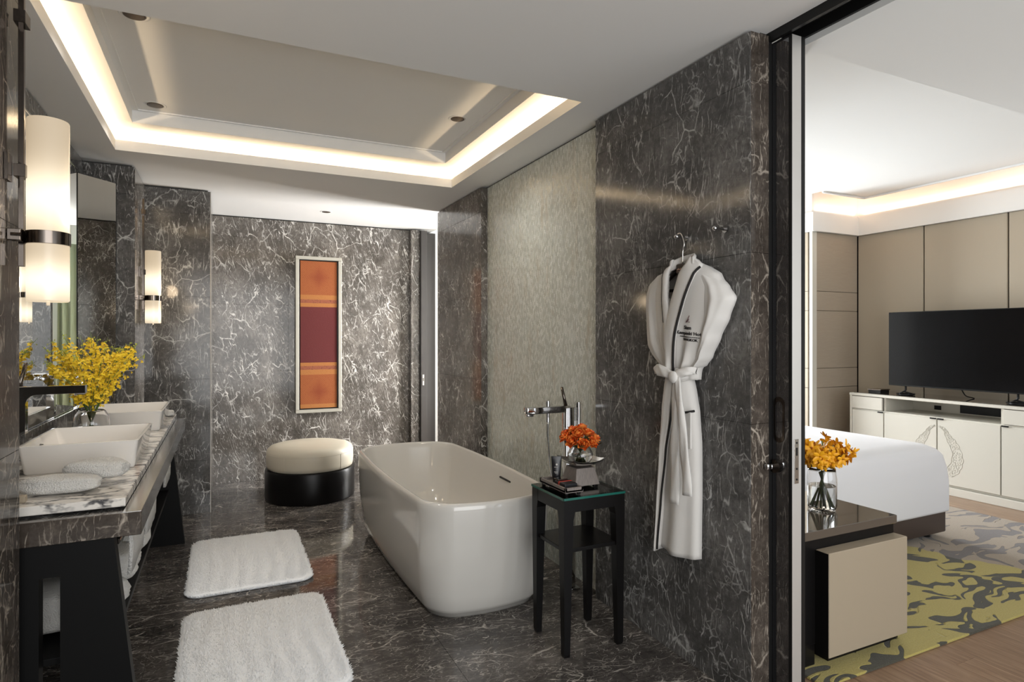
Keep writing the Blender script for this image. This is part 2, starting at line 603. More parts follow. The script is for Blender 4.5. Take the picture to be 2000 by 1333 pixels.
def rug_mat():
    m = mat('patterned rug wool', rough=0.95, sheen=0.15)
    t = NT(m)
    p = t.pos()
    s = t.sep(p)
    w = t.noise(p, 1.7, 3, 0.5)
    edge = t.maprange(t.math('ADD', s[0], t.math('MULTIPLY', t.math('SUBTRACT', w, 0.5), 1.3)), 4.17, 4.19)
    d = t.vmath('SCALE', t.vmath('SUBTRACT', t.noise(p, 2.3, 2, 0.5, color=True), (0.5, 0.5, 0.5)), scale=0.55)
    q = t.mapping(t.vmath('ADD', p, d), (0.3, 0.1, 0), (0, 0, 0.75), (1.0, 2.7, 1.0))
    n1 = t.noise(q, 3.3, 1.0, 0.5, 1.0)
    blob = t.maprange(n1, 0.545, 0.553)
    line = t.math('MULTIPLY', t.maprange(t.math('ABSOLUTE', t.math('SUBTRACT', n1, 0.545)), 0.0, 0.012, 1.0, 0.0), 1.0)
    fine = t.noise(p, 160, 2, 0.6)
    ya = t.mix(fine, (0.30, 0.245, 0.06), (0.48, 0.40, 0.125))
    ta = t.mix(fine, (0.23, 0.185, 0.135), (0.36, 0.30, 0.23))
    da = t.mix(fine, (0.036, 0.034, 0.022), (0.070, 0.066, 0.046))
    dp = t.mix(fine, (0.10, 0.088, 0.085), (0.17, 0.15, 0.145))
    ground = t.mix(edge, ya, ta)
    mot = t.mix(edge, da, dp)
    col = t.mix(blob, ground, mot)
    t.l(col, t.b.inputs['Base Color'])
    h = t.math('ADD', t.math('MULTIPLY', t.math('ADD', line, blob), -0.7), t.math('MULTIPLY', fine, 0.5))
    t.bump(h, 0.6, 0.01)
    return m


M['rug'] = rug_mat()


def art():
    m = mat('woven orange and crimson textile', rough=0.85)
    t = NT(m)
    tc = t.n('ShaderNodeTexCoord').outputs['Generated']
    s = t.sep(tc)
    z = s[2]
    ck = t.n('ShaderNodeTexVoronoi', feature='F1', distance='MANHATTAN')
    t.l(t.mapping(t.pos(), sc=(1, 0, 1)), ck.inputs['Vector'])
    ck.inputs['Scale'].default_value = 95
    sp = t.maprange(ck.outputs['Distance'], 0.2, 0.55)
    # concentric diamonds woven in the outer fields
    az = t.math('ABSOLUTE', t.math('SUBTRACT', t.math('ABSOLUTE', t.math('SUBTRACT', z, 0.5)), 0.39))
    ax = t.math('ABSOLUTE', t.math('SUBTRACT', s[0], 0.5))
    dm = t.math('ADD', t.math('MULTIPLY', az, 3.6), ax)
    wv = t.math('MULTIPLY', t.math('ADD', t.math('SINE', t.math('MULTIPLY', dm, 130.0)), 1.0), 0.5)
    field = t.mix(t.math('MULTIPLY', t.math('ADD', sp, wv), 0.5), (0.21, 0.040, 0.010), (0.31, 0.095, 0.026))
    field = t.mix(t.math('MULTIPLY', t.maprange(dm, 0.42, 0.0), 0.75), field, (0.20, 0.034, 0.010))
    plain = t.mix(sp, (0.32, 0.115, 0.028), (0.37, 0.145, 0.04))
    brown = t.mix(sp, (0.06, 0.012, 0.010), (0.26, 0.08, 0.04))
    crim = t.mix(t.noise(t.mapping(t.pos(), sc=(30, 1, 200)), 3, 3), (0.090, 0.012, 0.013), (0.125, 0.020, 0.019))

    def band(a, b):
        return t.math('MULTIPLY', t.math('GREATER_THAN', z, a), t.math('LESS_THAN', z, b))
    c = field
    c = t.mix(band(0.228, 0.318), c, plain)
    c = t.mix(band(0.262, 0.287), c, brown)
    c = t.mix(band(0.310, 0.690), c, crim)
    c = t.mix(band(0.688, 0.770), c, plain)
    c = t.mix(band(0.714, 0.738), c, brown)
    c = t.mix(t.math('LESS_THAN', z, 0.028), c, plain)
    t.l(c, t.b.inputs['Base Color'])
    t.bump(sp, 0.2, 0.002)
    return m


M['art'] = art()

# ------------------------------------------------------------------ the setting
ZC = 2.58
ROWS = [0.0, 0.077, 0.42, 1.07, 1.725, 2.38, 2.568]


def panels(parent, face, at, a0, a1, cuts, rows, m, th=0.02, name='marble_panel', gap=0.0005):
    """stone panels on a wall; face '-x','+x','-y': outward side; `at` is the visible plane"""
    xs = [a0] + cuts + [a1]
    for p, q in zip(xs, xs[1:]):
        for r0, r1 in zip(rows, rows[1:]):
            p0, p1, z0, z1 = p + gap, q - gap, r0 + gap, r1 - gap
            if face == '-x':
                b = box(at, at + th, p0, p1, z0, z1, 0.0006, 1)
            elif face == '+x':
                b = box(at - th, at, p0, p1, z0, z1, 0.0006, 1)
            else:
                b = box(p0, p1, at, at + th, z0, z1, 0.0006, 1)
            obj(name, b, m, parent)


# floors
fl = struct('floor', box(-0.9, 2.02, -1.7, 6.7, -0.12, -0.012), M['joint'], 'polished dark marble bathroom floor laid in large slabs')
fx = [-0.9, -0.30, 0.30, 0.90, 1.50, 2.02]
fy = [-1.7, -0.8, 0.1, 1.0, 1.9, 2.8, 3.7, 4.6, 5.5, 6.7]
for i in range(5):
    for j in range(9):
        obj('floor_tile', box(fx[i] + .0008, fx[i + 1] - .0008, fy[j] + .0008, fy[j + 1] - .0008, -0.012, 0.0), M['marble_floor'], fl)
fb = struct('floor', box(2.02, 6.45, -2.7, 6.7, -0.12, -0.012), M['joint'], 'brown oak plank floor of the bedroom')
pw = 0.135
k = 0
x = 2.02
while x < 6.40:
    y = -0.9 - (k * 0.53) % 1.4
    while y < 6.6:
        y1 = min(y + 1.4, 6.7)
        if y1 > -0.9:
            obj('plank', box(x + .0006, x + pw - .0006, max(y, -2.7) + .0006, y1 - .0006, -0.012, 0.0), M['plank'], fb)
        y += 1.4
    x += pw
    k += 1
obj('plank_field', box(2.021, 6.44, -2.69, -2.31, -0.012, 0.0), M['plank'], fb)

# left side of the bathroom: near nib, mirror bay, far nib, wing wall
w = struct('wall_left', box(-1.1, -0.566, -1.7, 2.243, 0, 2.6), M['joint'], 'dark marble nib wall beside the vanity, nearest the camera')
panels(w, '+x', -0.544, -1.7, 2.245, [-0.2, 1.1], ROWS, M['marble_pier'])
w = struct('wall_left', box(-1.1, -0.852, 2.243, 4.85, 0, 2.6), M['joint'], 'marble wall of the vanity bay behind the mirror')
panels(w, '+x', -0.832, 2.244, 4.849, [2.9, 3.6, 4.3], [0, 0.45, 0.868, 1.0, 2.46, 2.568], M['marble_wall'])
w = struct('wall_left', box(-1.1, -0.566, 4.872, 5.42, 0, 2.6), M['joint'], 'dark marble nib wall at the far end of the vanity')
panels(w, '-y', 4.85, -0.85, -0.545, [], ROWS, M['marble_wall'])
panels(w, '+x', -0.544, 4.85, 5.42, [], ROWS, M['marble_back'])
w = struct('wall_left', box(-1.1, -0.11, 5.442, 6.44, 0, 2.6), M['joint'], 'dark marble wing wall between the vanity and the framed textile')
panels(w, '-y', 5.42, -0.60, -0.09, [], ROWS, M['marble_wall'])
panels(w, '+x', -0.09, 5.422, 6.44, [], ROWS, M['marble_back'])
obj('corner_trim', box(-0.093, -0.087, 5.416, 5.422, 0, 2.567), M['print'], w)

# back wall and the pier strip by the far opening
w = struct('wall_back', box(-0.2, 1.93, 6.46, 6.65, 0, 2.6), M['joint'], 'brown grey veined marble back wall behind the ottoman')
panels(w, '-y', 6.44, -0.09, 1.835, [0.59, 1.20], [0.0, 0.42, 1.07, 1.725, 2.38, 2.568], M['marble_back'])
panels(w, '-y', 6.375, 1.835, 1.93, [], [0.0, 1.07, 1.725, 2.568], M['marble_back'], 0.065)

# right wall: near marble, mosaic field, far marble
w = struct('wall_right', box(1.875, 1.912, 1.70, 5.41, 0, 2.6), M['joint'], 'right bathroom wall of dark marble and pearl mosaic')
panels(w, '-x', 1.81, 1.687, 2.75, [], ROWS, M['marble_wall'], 0.064)
panels(w, '-x', 1.81, 4.35, 5.41, [], ROWS, M['marble_back'], 0.064)
for p, q in zip([2.75, 3.02, 3.32, 3.67, 4.04], [3.02, 3.32, 3.67, 4.04, 4.35]):
    obj('mosaic_panel', box(1.862, 1.874, p + .0008, q - .0008, 0.0, 2.568, 0.001, 1), M['mosaic'], w)
panels(w, '-y', 1.686, 1.811, 1.905, [], ROWS, M['marble_pier'], 0.014)
panels(w, '-y', 5.40, 1.875, 2.1, [], [0, 2.568], M['marble_back'], 0.012)
w2 = struct('wall_right', box(2.012, 2.10, 1.70, 5.41, 0, 3.0), M['veneer'], 'bedroom side of the partition behind the bed')

# bathroom ceiling with its lit tray
TX0, TX1, TY0, TY1 = -0.61, 1.62, 2.585, 4.50
bm = bmesh.new()
bx(bm, -1.1, 1.905, -1.7, TY0, ZC, 2.60)
bx(bm, -1.1, 2.10, TY1, 6.7, ZC, 2.60)
bx(bm, -1.1, TX0, TY0, TY1, ZC, 2.60)
bx(bm, TX1, 1.905, TY0, TY1, ZC, 2.60)
ce = struct('ceiling', bm, M['paint'], 'white bathroom ceiling with a stepped tray lit from its cove')
bm = bmesh.new()
lw = 0.014
bx(bm, TX0 - lw, TX1 + lw, TY1, TY1 + lw, 2.60, 2.645)
bx(bm, TX0 - lw, TX1 + lw, TY0 - lw, TY0, 2.60, 2.645)
bx(bm, TX0 - lw, TX0, TY0, TY1, 2.60, 2.645)
bx(bm, TX1, TX1 + lw, TY0, TY1, 2.60, 2.645)
obj('cove_lip', bm, M['paint'], ce)
IX0, IX1, IY0, IY1 = -0.50, 1.51, 2.69, 4.33
ZR, ZT = 2.715, 2.79
bm = bmesh.new()
bx(bm, -0.80, 1.81, IY1, 4.70, ZR, 2.86)
bx(bm, -0.80, 1.81, 2.38, IY0, ZR, 2.86)
bx(bm, -0.80, IX0, IY0, IY1, ZR, 2.86)
bx(bm, IX1, 1.81, IY0, IY1, ZR, 2.86)
obj('tray_ring', bm, M['paint'], ce)
bm = bmesh.new()
e = 0.012
bx(bm, IX0 - .05, IX1 + .05, IY0 - .05, IY1 + .05, ZT, 2.86)
obj('tray_panel', bm, M['paint'], ce)
bm = bmesh.new()
for s in ((IX0 + .03, IX1 - .03, IY1 - .035, IY1 - .03), (IX0 + .03, IX1 - .03, IY0 + .03, IY0 + .035), (IX0 + .03, IX0 + .035, IY0 + .03, IY1 - .03), (IX1 - .035, IX1 - .03, IY0 + .03, IY1 - .03)):
    bx(bm, s[0], s[1], s[2], s[3], ZT - 0.008, ZT)
obj('tray_bead', bm, M['paint'], ce)
bm = bmesh.new()
bx(bm, -0.82, 1.83, 4.70, 4.72, 2.601, 2.86)
bx(bm, -0.82, 1.83, 2.36, 2.38, 2.601, 2.86)
bx(bm, -0.82, -0.80, 2.36, 4.72, 2.601, 2.86)
bx(bm, 1.81, 1.83, 2.36, 4.72, 2.601, 2.86)
obj('cove_back', bm, M['paint'], ce)
for nm, loc, sx, sy, rot in (('cove_light', ((TX0 + TX1) / 2, TY1 + 0.10, 2.612), 2.2, 0.02, (PI, 0, 0)), ('cove_light', ((TX0 + TX1) / 2, TY0 - 0.10, 2.612), 2.2, 0.02, (PI, 0, 0)), ('cove_light', (TX0 - 0.10, (TY0 + TY1) / 2, 2.612), 0.02, 1.9, (PI, 0, 0)), ('cove_light', (TX1 + 0.10, (TY0 + TY1) / 2, 2.612), 0.02, 1.9, (PI, 0, 0))):
    area(nm, loc, rot, sx, sy, 6.8, (1.0, 0.75, 0.47))

# sliding door at the near end of the right wall
d = struct('door_1', box(1.925, 1.9965, 1.604, 2.55, 0.012, 2.545, 0.002, 1), M['black_glass'], 'black glass sliding door leaf with steel edge, half out of its pocket')
obj('edge_plate', box(1.929, 1.980, 1.6015, 1.606, 0.014, 2.543), M['satin'], d)
obj('edge_strip', box(1.980, 1.9985, 1.600, 1.606, 0.014, 2.543), M['dark_metal'], d)
obj('edge_strip', box(1.9245, 1.929, 1.600, 1.612, 0.014, 2.543), M['dark_metal'], d)
lk = obj('lock_plate', box(1.940, 1.963, 1.5985, 1.602, 0.849, 1.017, 0.0008, 1), M['steel'], d)
bm = bmesh.new()
bx(bm, 1.948, 1.956, 1.5975, 1.599, 0.955, 0.985)
for zz in (0.865, 0.905, 1.003):
    cyl(bm, (1.952, 1.5975, zz), (1.952, 1.599, zz), 0.004, 10)
obj('lock_hole', bm, M['dark_metal'], lk)
bm = bmesh.new()
lp_o = [(1.9235, 1.656 + yy, zz) for yy, zz in [(0.026 * math.cos(a), 1.085 + (0.062 if math.sin(a) >= 0 else -0.062) + 0.026 * math.sin(a)) for a in [2 * PI * i / 24 for i in range(24)]]]
lp_i = [(1.9235, 1.656 + 0.66 * (p[1] - 1.656), 1.085 + 0.80 * (p[2] - 1.085)) for p in lp_o]
lp_b = [(1.9262, p[1], p[2]) for p in lp_i]
lp_q = [(1.9262, p[1], p[2]) for p in lp_o]
rings(bm, [lp_q, lp_o, lp_i, lp_b], False, True)
obj('pull_handle', bm, M['gunmetal'], d)
bm = bmesh.new()
cyl(bm, (1.926, 1.672, 0.905), (1.914, 1.672, 0.905), 0.026, 24)
bm2 = bmesh.new()
cyl(bm2, (1.915, 1.672, 0.905), (1.896, 1.672, 0.905), 0.011, 16)
bx(bm2, 1.872, 1.897, 1.664, 1.680, 0.893, 0.917, 0.005)
ro = obj('lock_rose', bm, M['gunmetal'], d, True, 40)
obj('thumb_turn', bm2, M['chrome'], ro, True, 40)
bm = bmesh.new()
bx(bm, 1.906, 1.922, -1.7, 1.70, 2.545, 2.60)
bx(bm, 2.000, 2.012, -1.7, 1.70, 2.545, 2.60)
bx(bm, 1.922, 2.000, -1.7, 1.70, 2.585, 2.60)
struct('trim_1', bm, M['dark_metal'], 'black sliding door track in the ceiling')
bm = bmesh.new()
bx(bm, 1.905, 1.923, 1.688, 1.72, 0, 2.57)  # black strip put in for the shade of the door recess
struct('trim_2', bm, M['dark_metal'], 'black strip standing for the dark gap between the marble pier and the sliding door')
bm = bmesh.new()
bx(bm, 2.012, 2.09, -2.7, 1.715, 2.52, 3.0)
struct('trim_3', bm, M['paint_bed'], 'header above the sliding door on the bedroom side')

# far opening: sliding leaf, dark wardrobe panel
d2 = struct('door_2', box(1.93, 1.998, 6.33, 7.0, 0.01, 2.56, 0.002, 1), M['dark_wood'], 'dark wood sliding door leaf at the far opening')
pl = obj('lock_plate', box(1.948, 1.964, 6.327, 6.331, 0.885, 1.0), M['steel'], d2)
obj('lock_hole', box(1.952, 1.960, 6.325, 6.328, 0.93, 0.965), M['dark_metal'], pl)
struct('trim_4', box(2.004, 2.135, 6.46, 6.62, 0, 2.56, 0.002, 1), M['dark_wood'], 'dark wood jamb beside the far sliding door')

# bedroom walls
w = struct('wall_right', box(6.325, 6.5, -2.7, 5.0, 0, 3.05), M['dark_metal'], 'television wall of taupe fabric panels')
ys = [4.377, 3.681, 2.962, 2.24, 1.52, 0.80, 0.08, -0.64, -1.36, -2.08, -2.7]
for a, b in zip(ys, ys[1:]):
    obj('fabric_panel', box(6.300, 6.326, b + 0.006, a - 0.006, 0.0, 2.515, 0.006, 2), M['uphol'], w)
w = struct('wall_back', box(5.60, 6.45, 4.405, 6.7, 0, 3.05), M['joint'], 'taupe wood pier wall at the bedroom corner')
for z0, z1 in zip([0, 0.87, 1.075, 1.687, 1.892], [0.87, 1.075, 1.687, 1.892, 2.515]):
    obj('wood_board', box(5.585, 6.298, 4.38, 4.406, z0 + .002, z1 - .002, 0.002, 1), M['veneer'], w)
    obj('wood_board', box(5.578, 5.601, 4.43, 6.6, z0 + .002, z1 - .002, 0.002, 1), M['uphol'], w)
bm = bmesh.new()
prism(bm, [(5.578, 4.38), (5.64, 4.38), (5.64, 4.374), (5.574, 4.374), (5.574, 4.41), (5.578, 4.41)], 'z', 0, 2.515)
obj('lit_corner_strip', bm, M['cabinet'], w)  # pale strip colours in the window light on the pier edge
# crown and cove
bm = bmesh.new()
prism(bm, [(6.26, -2.7), (6.3, -2.7), (6.3, 4.38), (5.58, 4.38), (5.58, 6.7), (5.535, 6.7), (5.535, 4.335), (6.26, 4.335)], 'z', 2.515, 2.71)
struct('trim_5', bm, M['crown'], 'white crown ledge hiding the bedroom cove light')
bm = bmesh.new()
prism(bm, [(2.0, 1.72), (6.0, 1.72), (6.0, 4.1), (5.35, 4.1), (5.35, 6.7), (2.0, 6.7)], 'z', 2.85, 2.885)
bx(bm, 2.012, 6.5, -2.7, 1.72, ZC, 2.62)
bx(bm, 2.012, 6.5, 1.70, 1.72, 2.621, 3.05)
bx(bm, 2.0, 6.5, 1.72, 6.7, 3.03, 3.06)
cb = struct('ceiling', bm, M['paint_bed'], 'pale bedroom ceiling with dropped soffit and cove')
bm = bmesh.new()
prism(bm, [(5.985, 1.72), (6.0, 1.72), (6.0, 4.1), (5.365, 4.1), (5.365, 4.085), (5.985, 4.085)], 'z', 2.835, 2.851)
obj('ceiling_bead', bm, M['paint_bed'], cb)
bm = bmesh.new()
bx(bm, 6.302, 6.324, 1.72, 4.38, 2.711, 3.03)
bx(bm, 5.60, 6.302, 4.380, 4.404, 2.711, 3.03)
bx(bm, 5.576, 5.599, 4.380, 6.6, 2.711, 3.03)
obj('cove_back', bm, M['paint_bed'], cb)
area('cove_light', (6.275, 3.0, 2.735), (PI, 0, 0), 0.03, 2.6, 4.5, (1.0, 0.62, 0.38))
area('cove_light', (5.93, 4.35, 2.735), (PI, 0, 0), 0.62, 0.03, 1.1, (1.0, 0.62, 0.38))
area('cove_light', (5.55, 5.3, 2.735), (PI, 0, 0), 0.03, 1.6, 2.5, (1.0, 0.62, 0.38))

# window walls, with frames, panes and curtains
bm = bmesh.new()
bx(bm, 2.0, 3.64, 6.62, 6.72, 0, 3.05)
bx(bm, 5.45, 5.6, 6.62, 6.72, 0, 3.05)
bx(bm, 3.64, 5.45, 6.62, 6.72, 2.55, 3.05)
bx(bm, 3.64, 5.45, 6.62, 6.72, 0, 0.10)
struct('wall_back', bm, M['paint_bed'], 'bedroom window wall')
bm = bmesh.new()
bx(bm, 2.10, 3.50, 5.02, 5.10, 0, 3.05)
bx(bm, 3.44, 3.50, 5.10, 5.20, 0, 3.05)
bx(bm, 3.44, 3.50, 6.36, 6.62, 0, 3.05)
bx(bm, 3.44, 3.50, 5.20, 6.36, 2.52, 3.05)
bx(bm, 3.60, 3.64, 5.02, 6.62, 0, 3.05)
bx(bm, 3.50, 3.60, 5.02, 5.10, 0, 3.05)
struct('wall_right', bm, M['paint_bed'], 'dressing alcove wall with its window, beyond the far opening')
wi = struct('window_1', box(3.64, 5.45, 6.675, 6.681, 0.10, 2.55), M['pane'], 'tall bedroom window')
bm = bmesh.new()
for xx in (3.64, 4.52, 5.41):
    bx(bm, xx, xx + 0.04, 6.65, 6.70, 0.10, 2.55)
bx(bm, 3.64, 5.45, 6.65, 6.70, 0.10, 0.14)
bx(bm, 3.64, 5.45, 6.65, 6.70, 2.51, 2.55)
obj('window_frame', bm, M['dark_metal'], wi)
wi = struct('window_2', box(3.46, 3.466, 5.20, 6.36, 0.0, 2.52), M['pane'], 'window of the dressing alcove')
bm = bmesh.new()
for yy in (5.20, 5.76, 6.32):
    bx(bm, 3.45, 3.48, yy, yy + .035, 0, 2.52)
obj('window_frame', bm, M['dark_metal'], wi)


def curtain(name, x0, x1, y, z0, z1, m, waves, amp):
    bm = bmesh.new()
    n = waves * 10
    loops = []
    for z in (z0, z0 + 0.6, z0 + 1.3, z1 - 0.3, z1):
        fr = [(x0 + (x1 - x0) * i / n, y + amp * math.sin(2 * PI * waves * i / n + 0.4 * math.sin(z * 2)) + 0.3 * amp * math.sin(5.3 * i / n * waves), z) for i in range(n + 1)]
        bk = [(p[0], p[1] + 0.004, p[2]) for p in reversed(fr)]
        loops.append(fr + bk)
    rings(bm, loops)
    return obj(name, bm, m, None, True)


def curtain_y(name, y0, y1, x, z0, z1, m, waves, amp):
    o = curtain(name, -(y1 - y0) / 2, (y1 - y0) / 2, 0, z0, z1, m, waves, amp)
    o.data.transform(Matrix.Rotation(PI / 2, 4, 'Z'))
    o.location = (x, (y0 + y1) / 2, z0)
    return o


tag(curtain_y('window_curtain', 5.93, 6.42, 3.36, 0.02, 2.55, M['curtain'], 6, 0.03), 'sage green curtain by the window, seen in the vanity mirror', 'curtain')
tag(curtain('window_curtain', 2.135, 2.20, 6.30, 0.02, 2.545, M['sheer'], 1, 0.02), 'narrow cream curtain edge at the far opening', 'curtain')

# walls behind the camera, closing the place
bm = bmesh.new()
bx(bm, -1.1, -0.56, -1.75, -1.65, 0, 2.6)
bx(bm, 1.96, 2.02, -1.75, -1.65, 0, 2.6)
bx(bm, -0.56, 1.96, -1.75, -1.65, 2.52, 2.6)
bx(bm, -0.56, 1.96, -1.75, -1.65, 0, 0.18)
struct('wall_front', bm, M['paint'], 'front wall behind the camera')
bm = bmesh.new()
bx(bm, 2.0, 2.6, -2.75, -2.65, 0, 3.05)
bx(bm, 6.0, 6.5, -2.75, -2.65, 0, 3.05)
bx(bm, 2.6, 6.0, -2.75, -2.65, 2.45, 3.05)
bx(bm, 2.6, 6.0, -2.75, -2.65, 0, 0.2)
bx(bm, 1.97, 2.02, -2.75, -1.65, 0, 2.6)
struct('wall_front', bm, M['uphol'], 'bedroom front wall out of view')


# ------------------------------------------------------------------ bathtub
t = thing('bathtub', 'freestanding white bathtub with rounded rim beside the mosaic wall', 'bathtub', (1.25, 3.66, 0))
bm = bmesh.new()
cx, cy = 1.240, 3.655


def tub_ring(z, hx, hy, r, bwx, bwy):
    """rounded rectangle with gently bowed sides"""
    lp = []
    base = []
    for qx, qy, a0 in ((1, 1, 0), (-1, 1, PI / 2), (-1, -1, PI), (1, -1, 1.5 * PI)):
        for i in range(13):
            a = a0 + PI / 2 * i / 12
            base.append((qx * (hx - r) + r * math.cos(a), qy * (hy - r) + r * math.sin(a)))
        # points along the straight side that follows this corner
        nx = {(1, 1): (-1, 1), (-1, 1): (-1, -1), (-1, -1): (1, -1), (1, -1): (1, 1)}[(qx, qy)]
        e0 = base[-1]
        a1 = a0 + PI / 2
        e1 = (nx[0] * (hx - r) + r * math.cos(a1), nx[1] * (hy - r) + r * math.sin(a1))
        for i in range(1, 9):
            base.append((e0[0] + (e1[0] - e0[0]) * i / 9, e0[1] + (e1[1] - e0[1]) * i / 9))
    for x, y in base:
        kx, ky = x / hx, y / hy
        lp.append((cx + x + bwx * kx * (1 - ky * ky), cy + y + bwy * ky * (1 - kx * kx), z))
    return lp


prof = [(0.0, .290, .768, .11, .022, .055), (0.018, .296, .774, .11, .022, .055), (0.022, .303, .782, .115, .023, .058), (0.05, .318, .796, .12, .025, .062), (0.12, .334, .812, .125, .027, .068), (0.24, .347, .826, .13, .030, .075), (0.36, .354, .834, .13, .032, .080), (0.48, .358, .840, .13, .033, .083), (0.55, .358, .842, .13, .033, .085), (0.575, .356, .841, .13, .033, .085), (0.588, .350, .836, .128, .033, .085), (0.592, .341, .828, .124, .033, .084), (0.590, .332, .819, .12, .033, .082), (0.580, .325, .812, .118, .033, .080), (0.55, .320, .806, .118, .033, .078), (0.42, .302, .780, .12, .033, .070), (0.28, .275, .735, .12, .03, .05), (0.17, .240, .680, .12, .02, .03), (0.125, .205, .630, .12, .01, .02), (0.11, .14, .5, .10, 0, 0), (0.105, .03, .12, .02, 0, 0)]
rings(bm, [tub_ring(*q) for q in prof])
obj('tub_body', bm, M['tub'], t, True)
bm = bmesh.new()
bx(bm, 1.579, 1.600, 3.340, 3.500, 0.512, 0.523, 0.003)
obj('overflow_slot', bm, M['dark_metal'], t)

# floor-standing bath mixer
t = thing('bath_mixer', 'chrome floor-standing bath mixer with hand shower behind the roses', 'tap', (1.745, 2.92, 0))
obj('floor_plate', box(1.70, 1.79, 2.875, 2.965, 0, 0.012, 0.003), M['chrome'], t, True, 40)
bm = bmesh.new()
bx(bm, 1.715, 1.775, 2.895, 2.945, 0.012, 1.012, 0.004)
bx(bm, 1.713, 1.735, 2.903, 2.937, 0.74, 0.90, 0.006)
obj('column', bm, M['chrome'], t, True, 40)
bm = bmesh.new()
bx(bm, 1.475, 1.745, 2.896, 2.944, 0.985, 1.022, 0.004)
bx(bm, 1.48, 1.515, 2.902, 2.938, 0.972, 0.986, 0.003)
obj('spout', bm, M['chrome'], t, True, 40)
bm = bmesh.new()
tube(bm, [(1.725, 2.92, 1.02), (1.715, 2.92, 1.06), (1.700, 2.92, 1.125)], [0.011, 0.009, 0.008], 8)
obj('lever', bm, M['gunmetal'], t, True)
bm = bmesh.new()
cyl(bm, (1.612, 2.92, 1.02), (1.612, 2.92, 1.052), 0.010, 14)
obj('diverter', bm, M['chrome'], t, True, 40)
bm = bmesh.new()
cyl(bm, (1.612, 2.92, 0.985), (1.612, 2.92, 0.935), 0.009, 14)
obj('hose_nut', bm, M['chrome'], t, True, 40)
bm = bmesh.new()
tube(bm, smooth_path([(1.612, 2.92, 0.937), (1.614, 2.925, 0.86), (1.628, 2.93, 0.70), (1.66, 2.93, 0.55), (1.705, 2.925, 0.47), (1.735, 2.915, 0.46)], 30), 0.0065, 8)
obj('hose', bm, M['steel'], t, True)
bm = bmesh.new()
cyl(bm, (1.79, 2.89, 0.80), (1.79, 2.89, 1.04), 0.011, 14)
bx(bm, 1.77, 1.795, 2.885, 2.925, 0.86, 0.885, 0.003)
hs = obj('hand_shower', bm, M['chrome'], t, True, 40)
bm = bmesh.new()
for i in range(12):
    bx(bm, 1.7775, 1.781, 2.884, 2.896, 0.94 + i * .008, 0.944 + i * .008)
obj('nozzle_ribs', bm, M['dark_metal'], hs)

# ------------------------------------------------------------------ side table and what stands on it
t = thing('side_table', 'tall black side table with glass top beside the bathtub', 'table', (1.49, 2.43, 0))
TX, TYY, TZ = (1.335, 1.655), (2.275, 2.575), 0.69
bm = bmesh.new()
bx(bm, TX[0] + .05, TX[1] - .05, TYY[0] + .0008, TYY[0] + .026, TZ - .055, TZ)
bx(bm, TX[0] + .05, TX[1] - .05, TYY[1] - .026, TYY[1] - .0008, TZ - .055, TZ)
bx(bm, TX[0] + .0008, TX[0] + .026, TYY[0] + .05, TYY[1] - .05, TZ - .055, TZ)
bx(bm, TX[1] - .026, TX[1] - .0008, TYY[0] + .05, TYY[1] - .05, TZ - .055, TZ)
bx(bm, TX[0] + .02, TX[1] - .02, TYY[0] + .02, TYY[1] - .02, TZ - .012, TZ - .001)
obj('top_frame', bm, M['black_lacquer'], t)
for sx in (0, 1):
    for sy in (0, 1):
        lx, ly = TX[sx], TYY[sy]
        ix, iy = (1 if sx == 0 else -1), (1 if sy == 0 else -1)
        bm = bmesh.new()
        lps = []
        for z, wd, o in ((0.0, .026, .008), (.012, .029, .005), (TZ - .09, .048, 0), (TZ - .055, .056, 0), (TZ, .056, 0)):
            x0, y0 = lx + ix * o, ly + iy * o
            a = [(x0, y0, z), (x0 + ix * wd, y0, z), (x0 + ix * wd, y0 + iy * wd, z), (x0, y0 + iy * wd, z)]
            lps.append(a if ix * iy > 0 else a[::-1])
        rings(bm, lps)
        obj('leg', bm, M['black_lacquer'], t)
obj('shelf', box(TX[0] + .012, TX[1] - .012, TYY[0] + .012, TYY[1] - .012, 0.455, 0.472, .002), M['black_lacquer'], t)
obj('glass_top', box(TX[0] - .002, TX[1] + .002, TYY[0] - .002, TYY[1] + .002, TZ, TZ + .010, .0012, 1), M['green_glass'], t)
for q in ((TX[0] - .003, TX[1] + .003, TYY[0] - .003, TYY[0] - .0015), (TX[0] - .003, TX[1] + .003, TYY[1] + .0015, TYY[1] + .003), (TX[0] - .003, TX[0] - .0015, TYY[0] - .003, TYY[1] + .003), (TX[1] + .0015, TX[1] + .003, TYY[0] - .003, TYY[1] + .003)):
    obj('glass_edge', box(q[0], q[1], q[2], q[3], TZ, TZ + .010), M['glass_edge'], t)
TT = TZ + 0.0105

# amenity tray, tube and box
t = thing('amenity_tray', 'slim grey-brown wooden tray at the left of the side table', 'tray', (1.405, 2.42, TT))
bm = bmesh.new()
x0, x1, y0, y1 = 1.360, 1.452, 2.305, 2.545
bx(bm, x0, x1, y0, y1, TT + .012, TT + .022)
for q in ((x0, x1, y0, y0 + .012), (x0, x1, y1 - .012, y1), (x0, x0 + .010, y0, y1), (x1 - .010, x1, y0, y1)):
    bx(bm, q[0], q[1], q[2], q[3], TT + .014, TT + .034, .001, 1)
obj('tray_body', bm, M['grain'], t)
for xx in (x0 + .014, x1 - .014):
    for yy in (y0 + .016, y1 - .016):
        bm = bmesh.new()
        bx(bm, xx - .007, xx + .007, yy - .007, yy + .007, TT, TT + .0125, .002)
        obj('foot', bm, M['black_lacquer'], t)
t = thing('lotion_tube', 'black lotion tube standing upright on the wooden tray', 'tube', (1.415, 2.47, TT + .022))
bm = bmesh.new()
lps = []
z0 = TT + .0225
ca, sa = math.cos(0.45), math.sin(0.45)
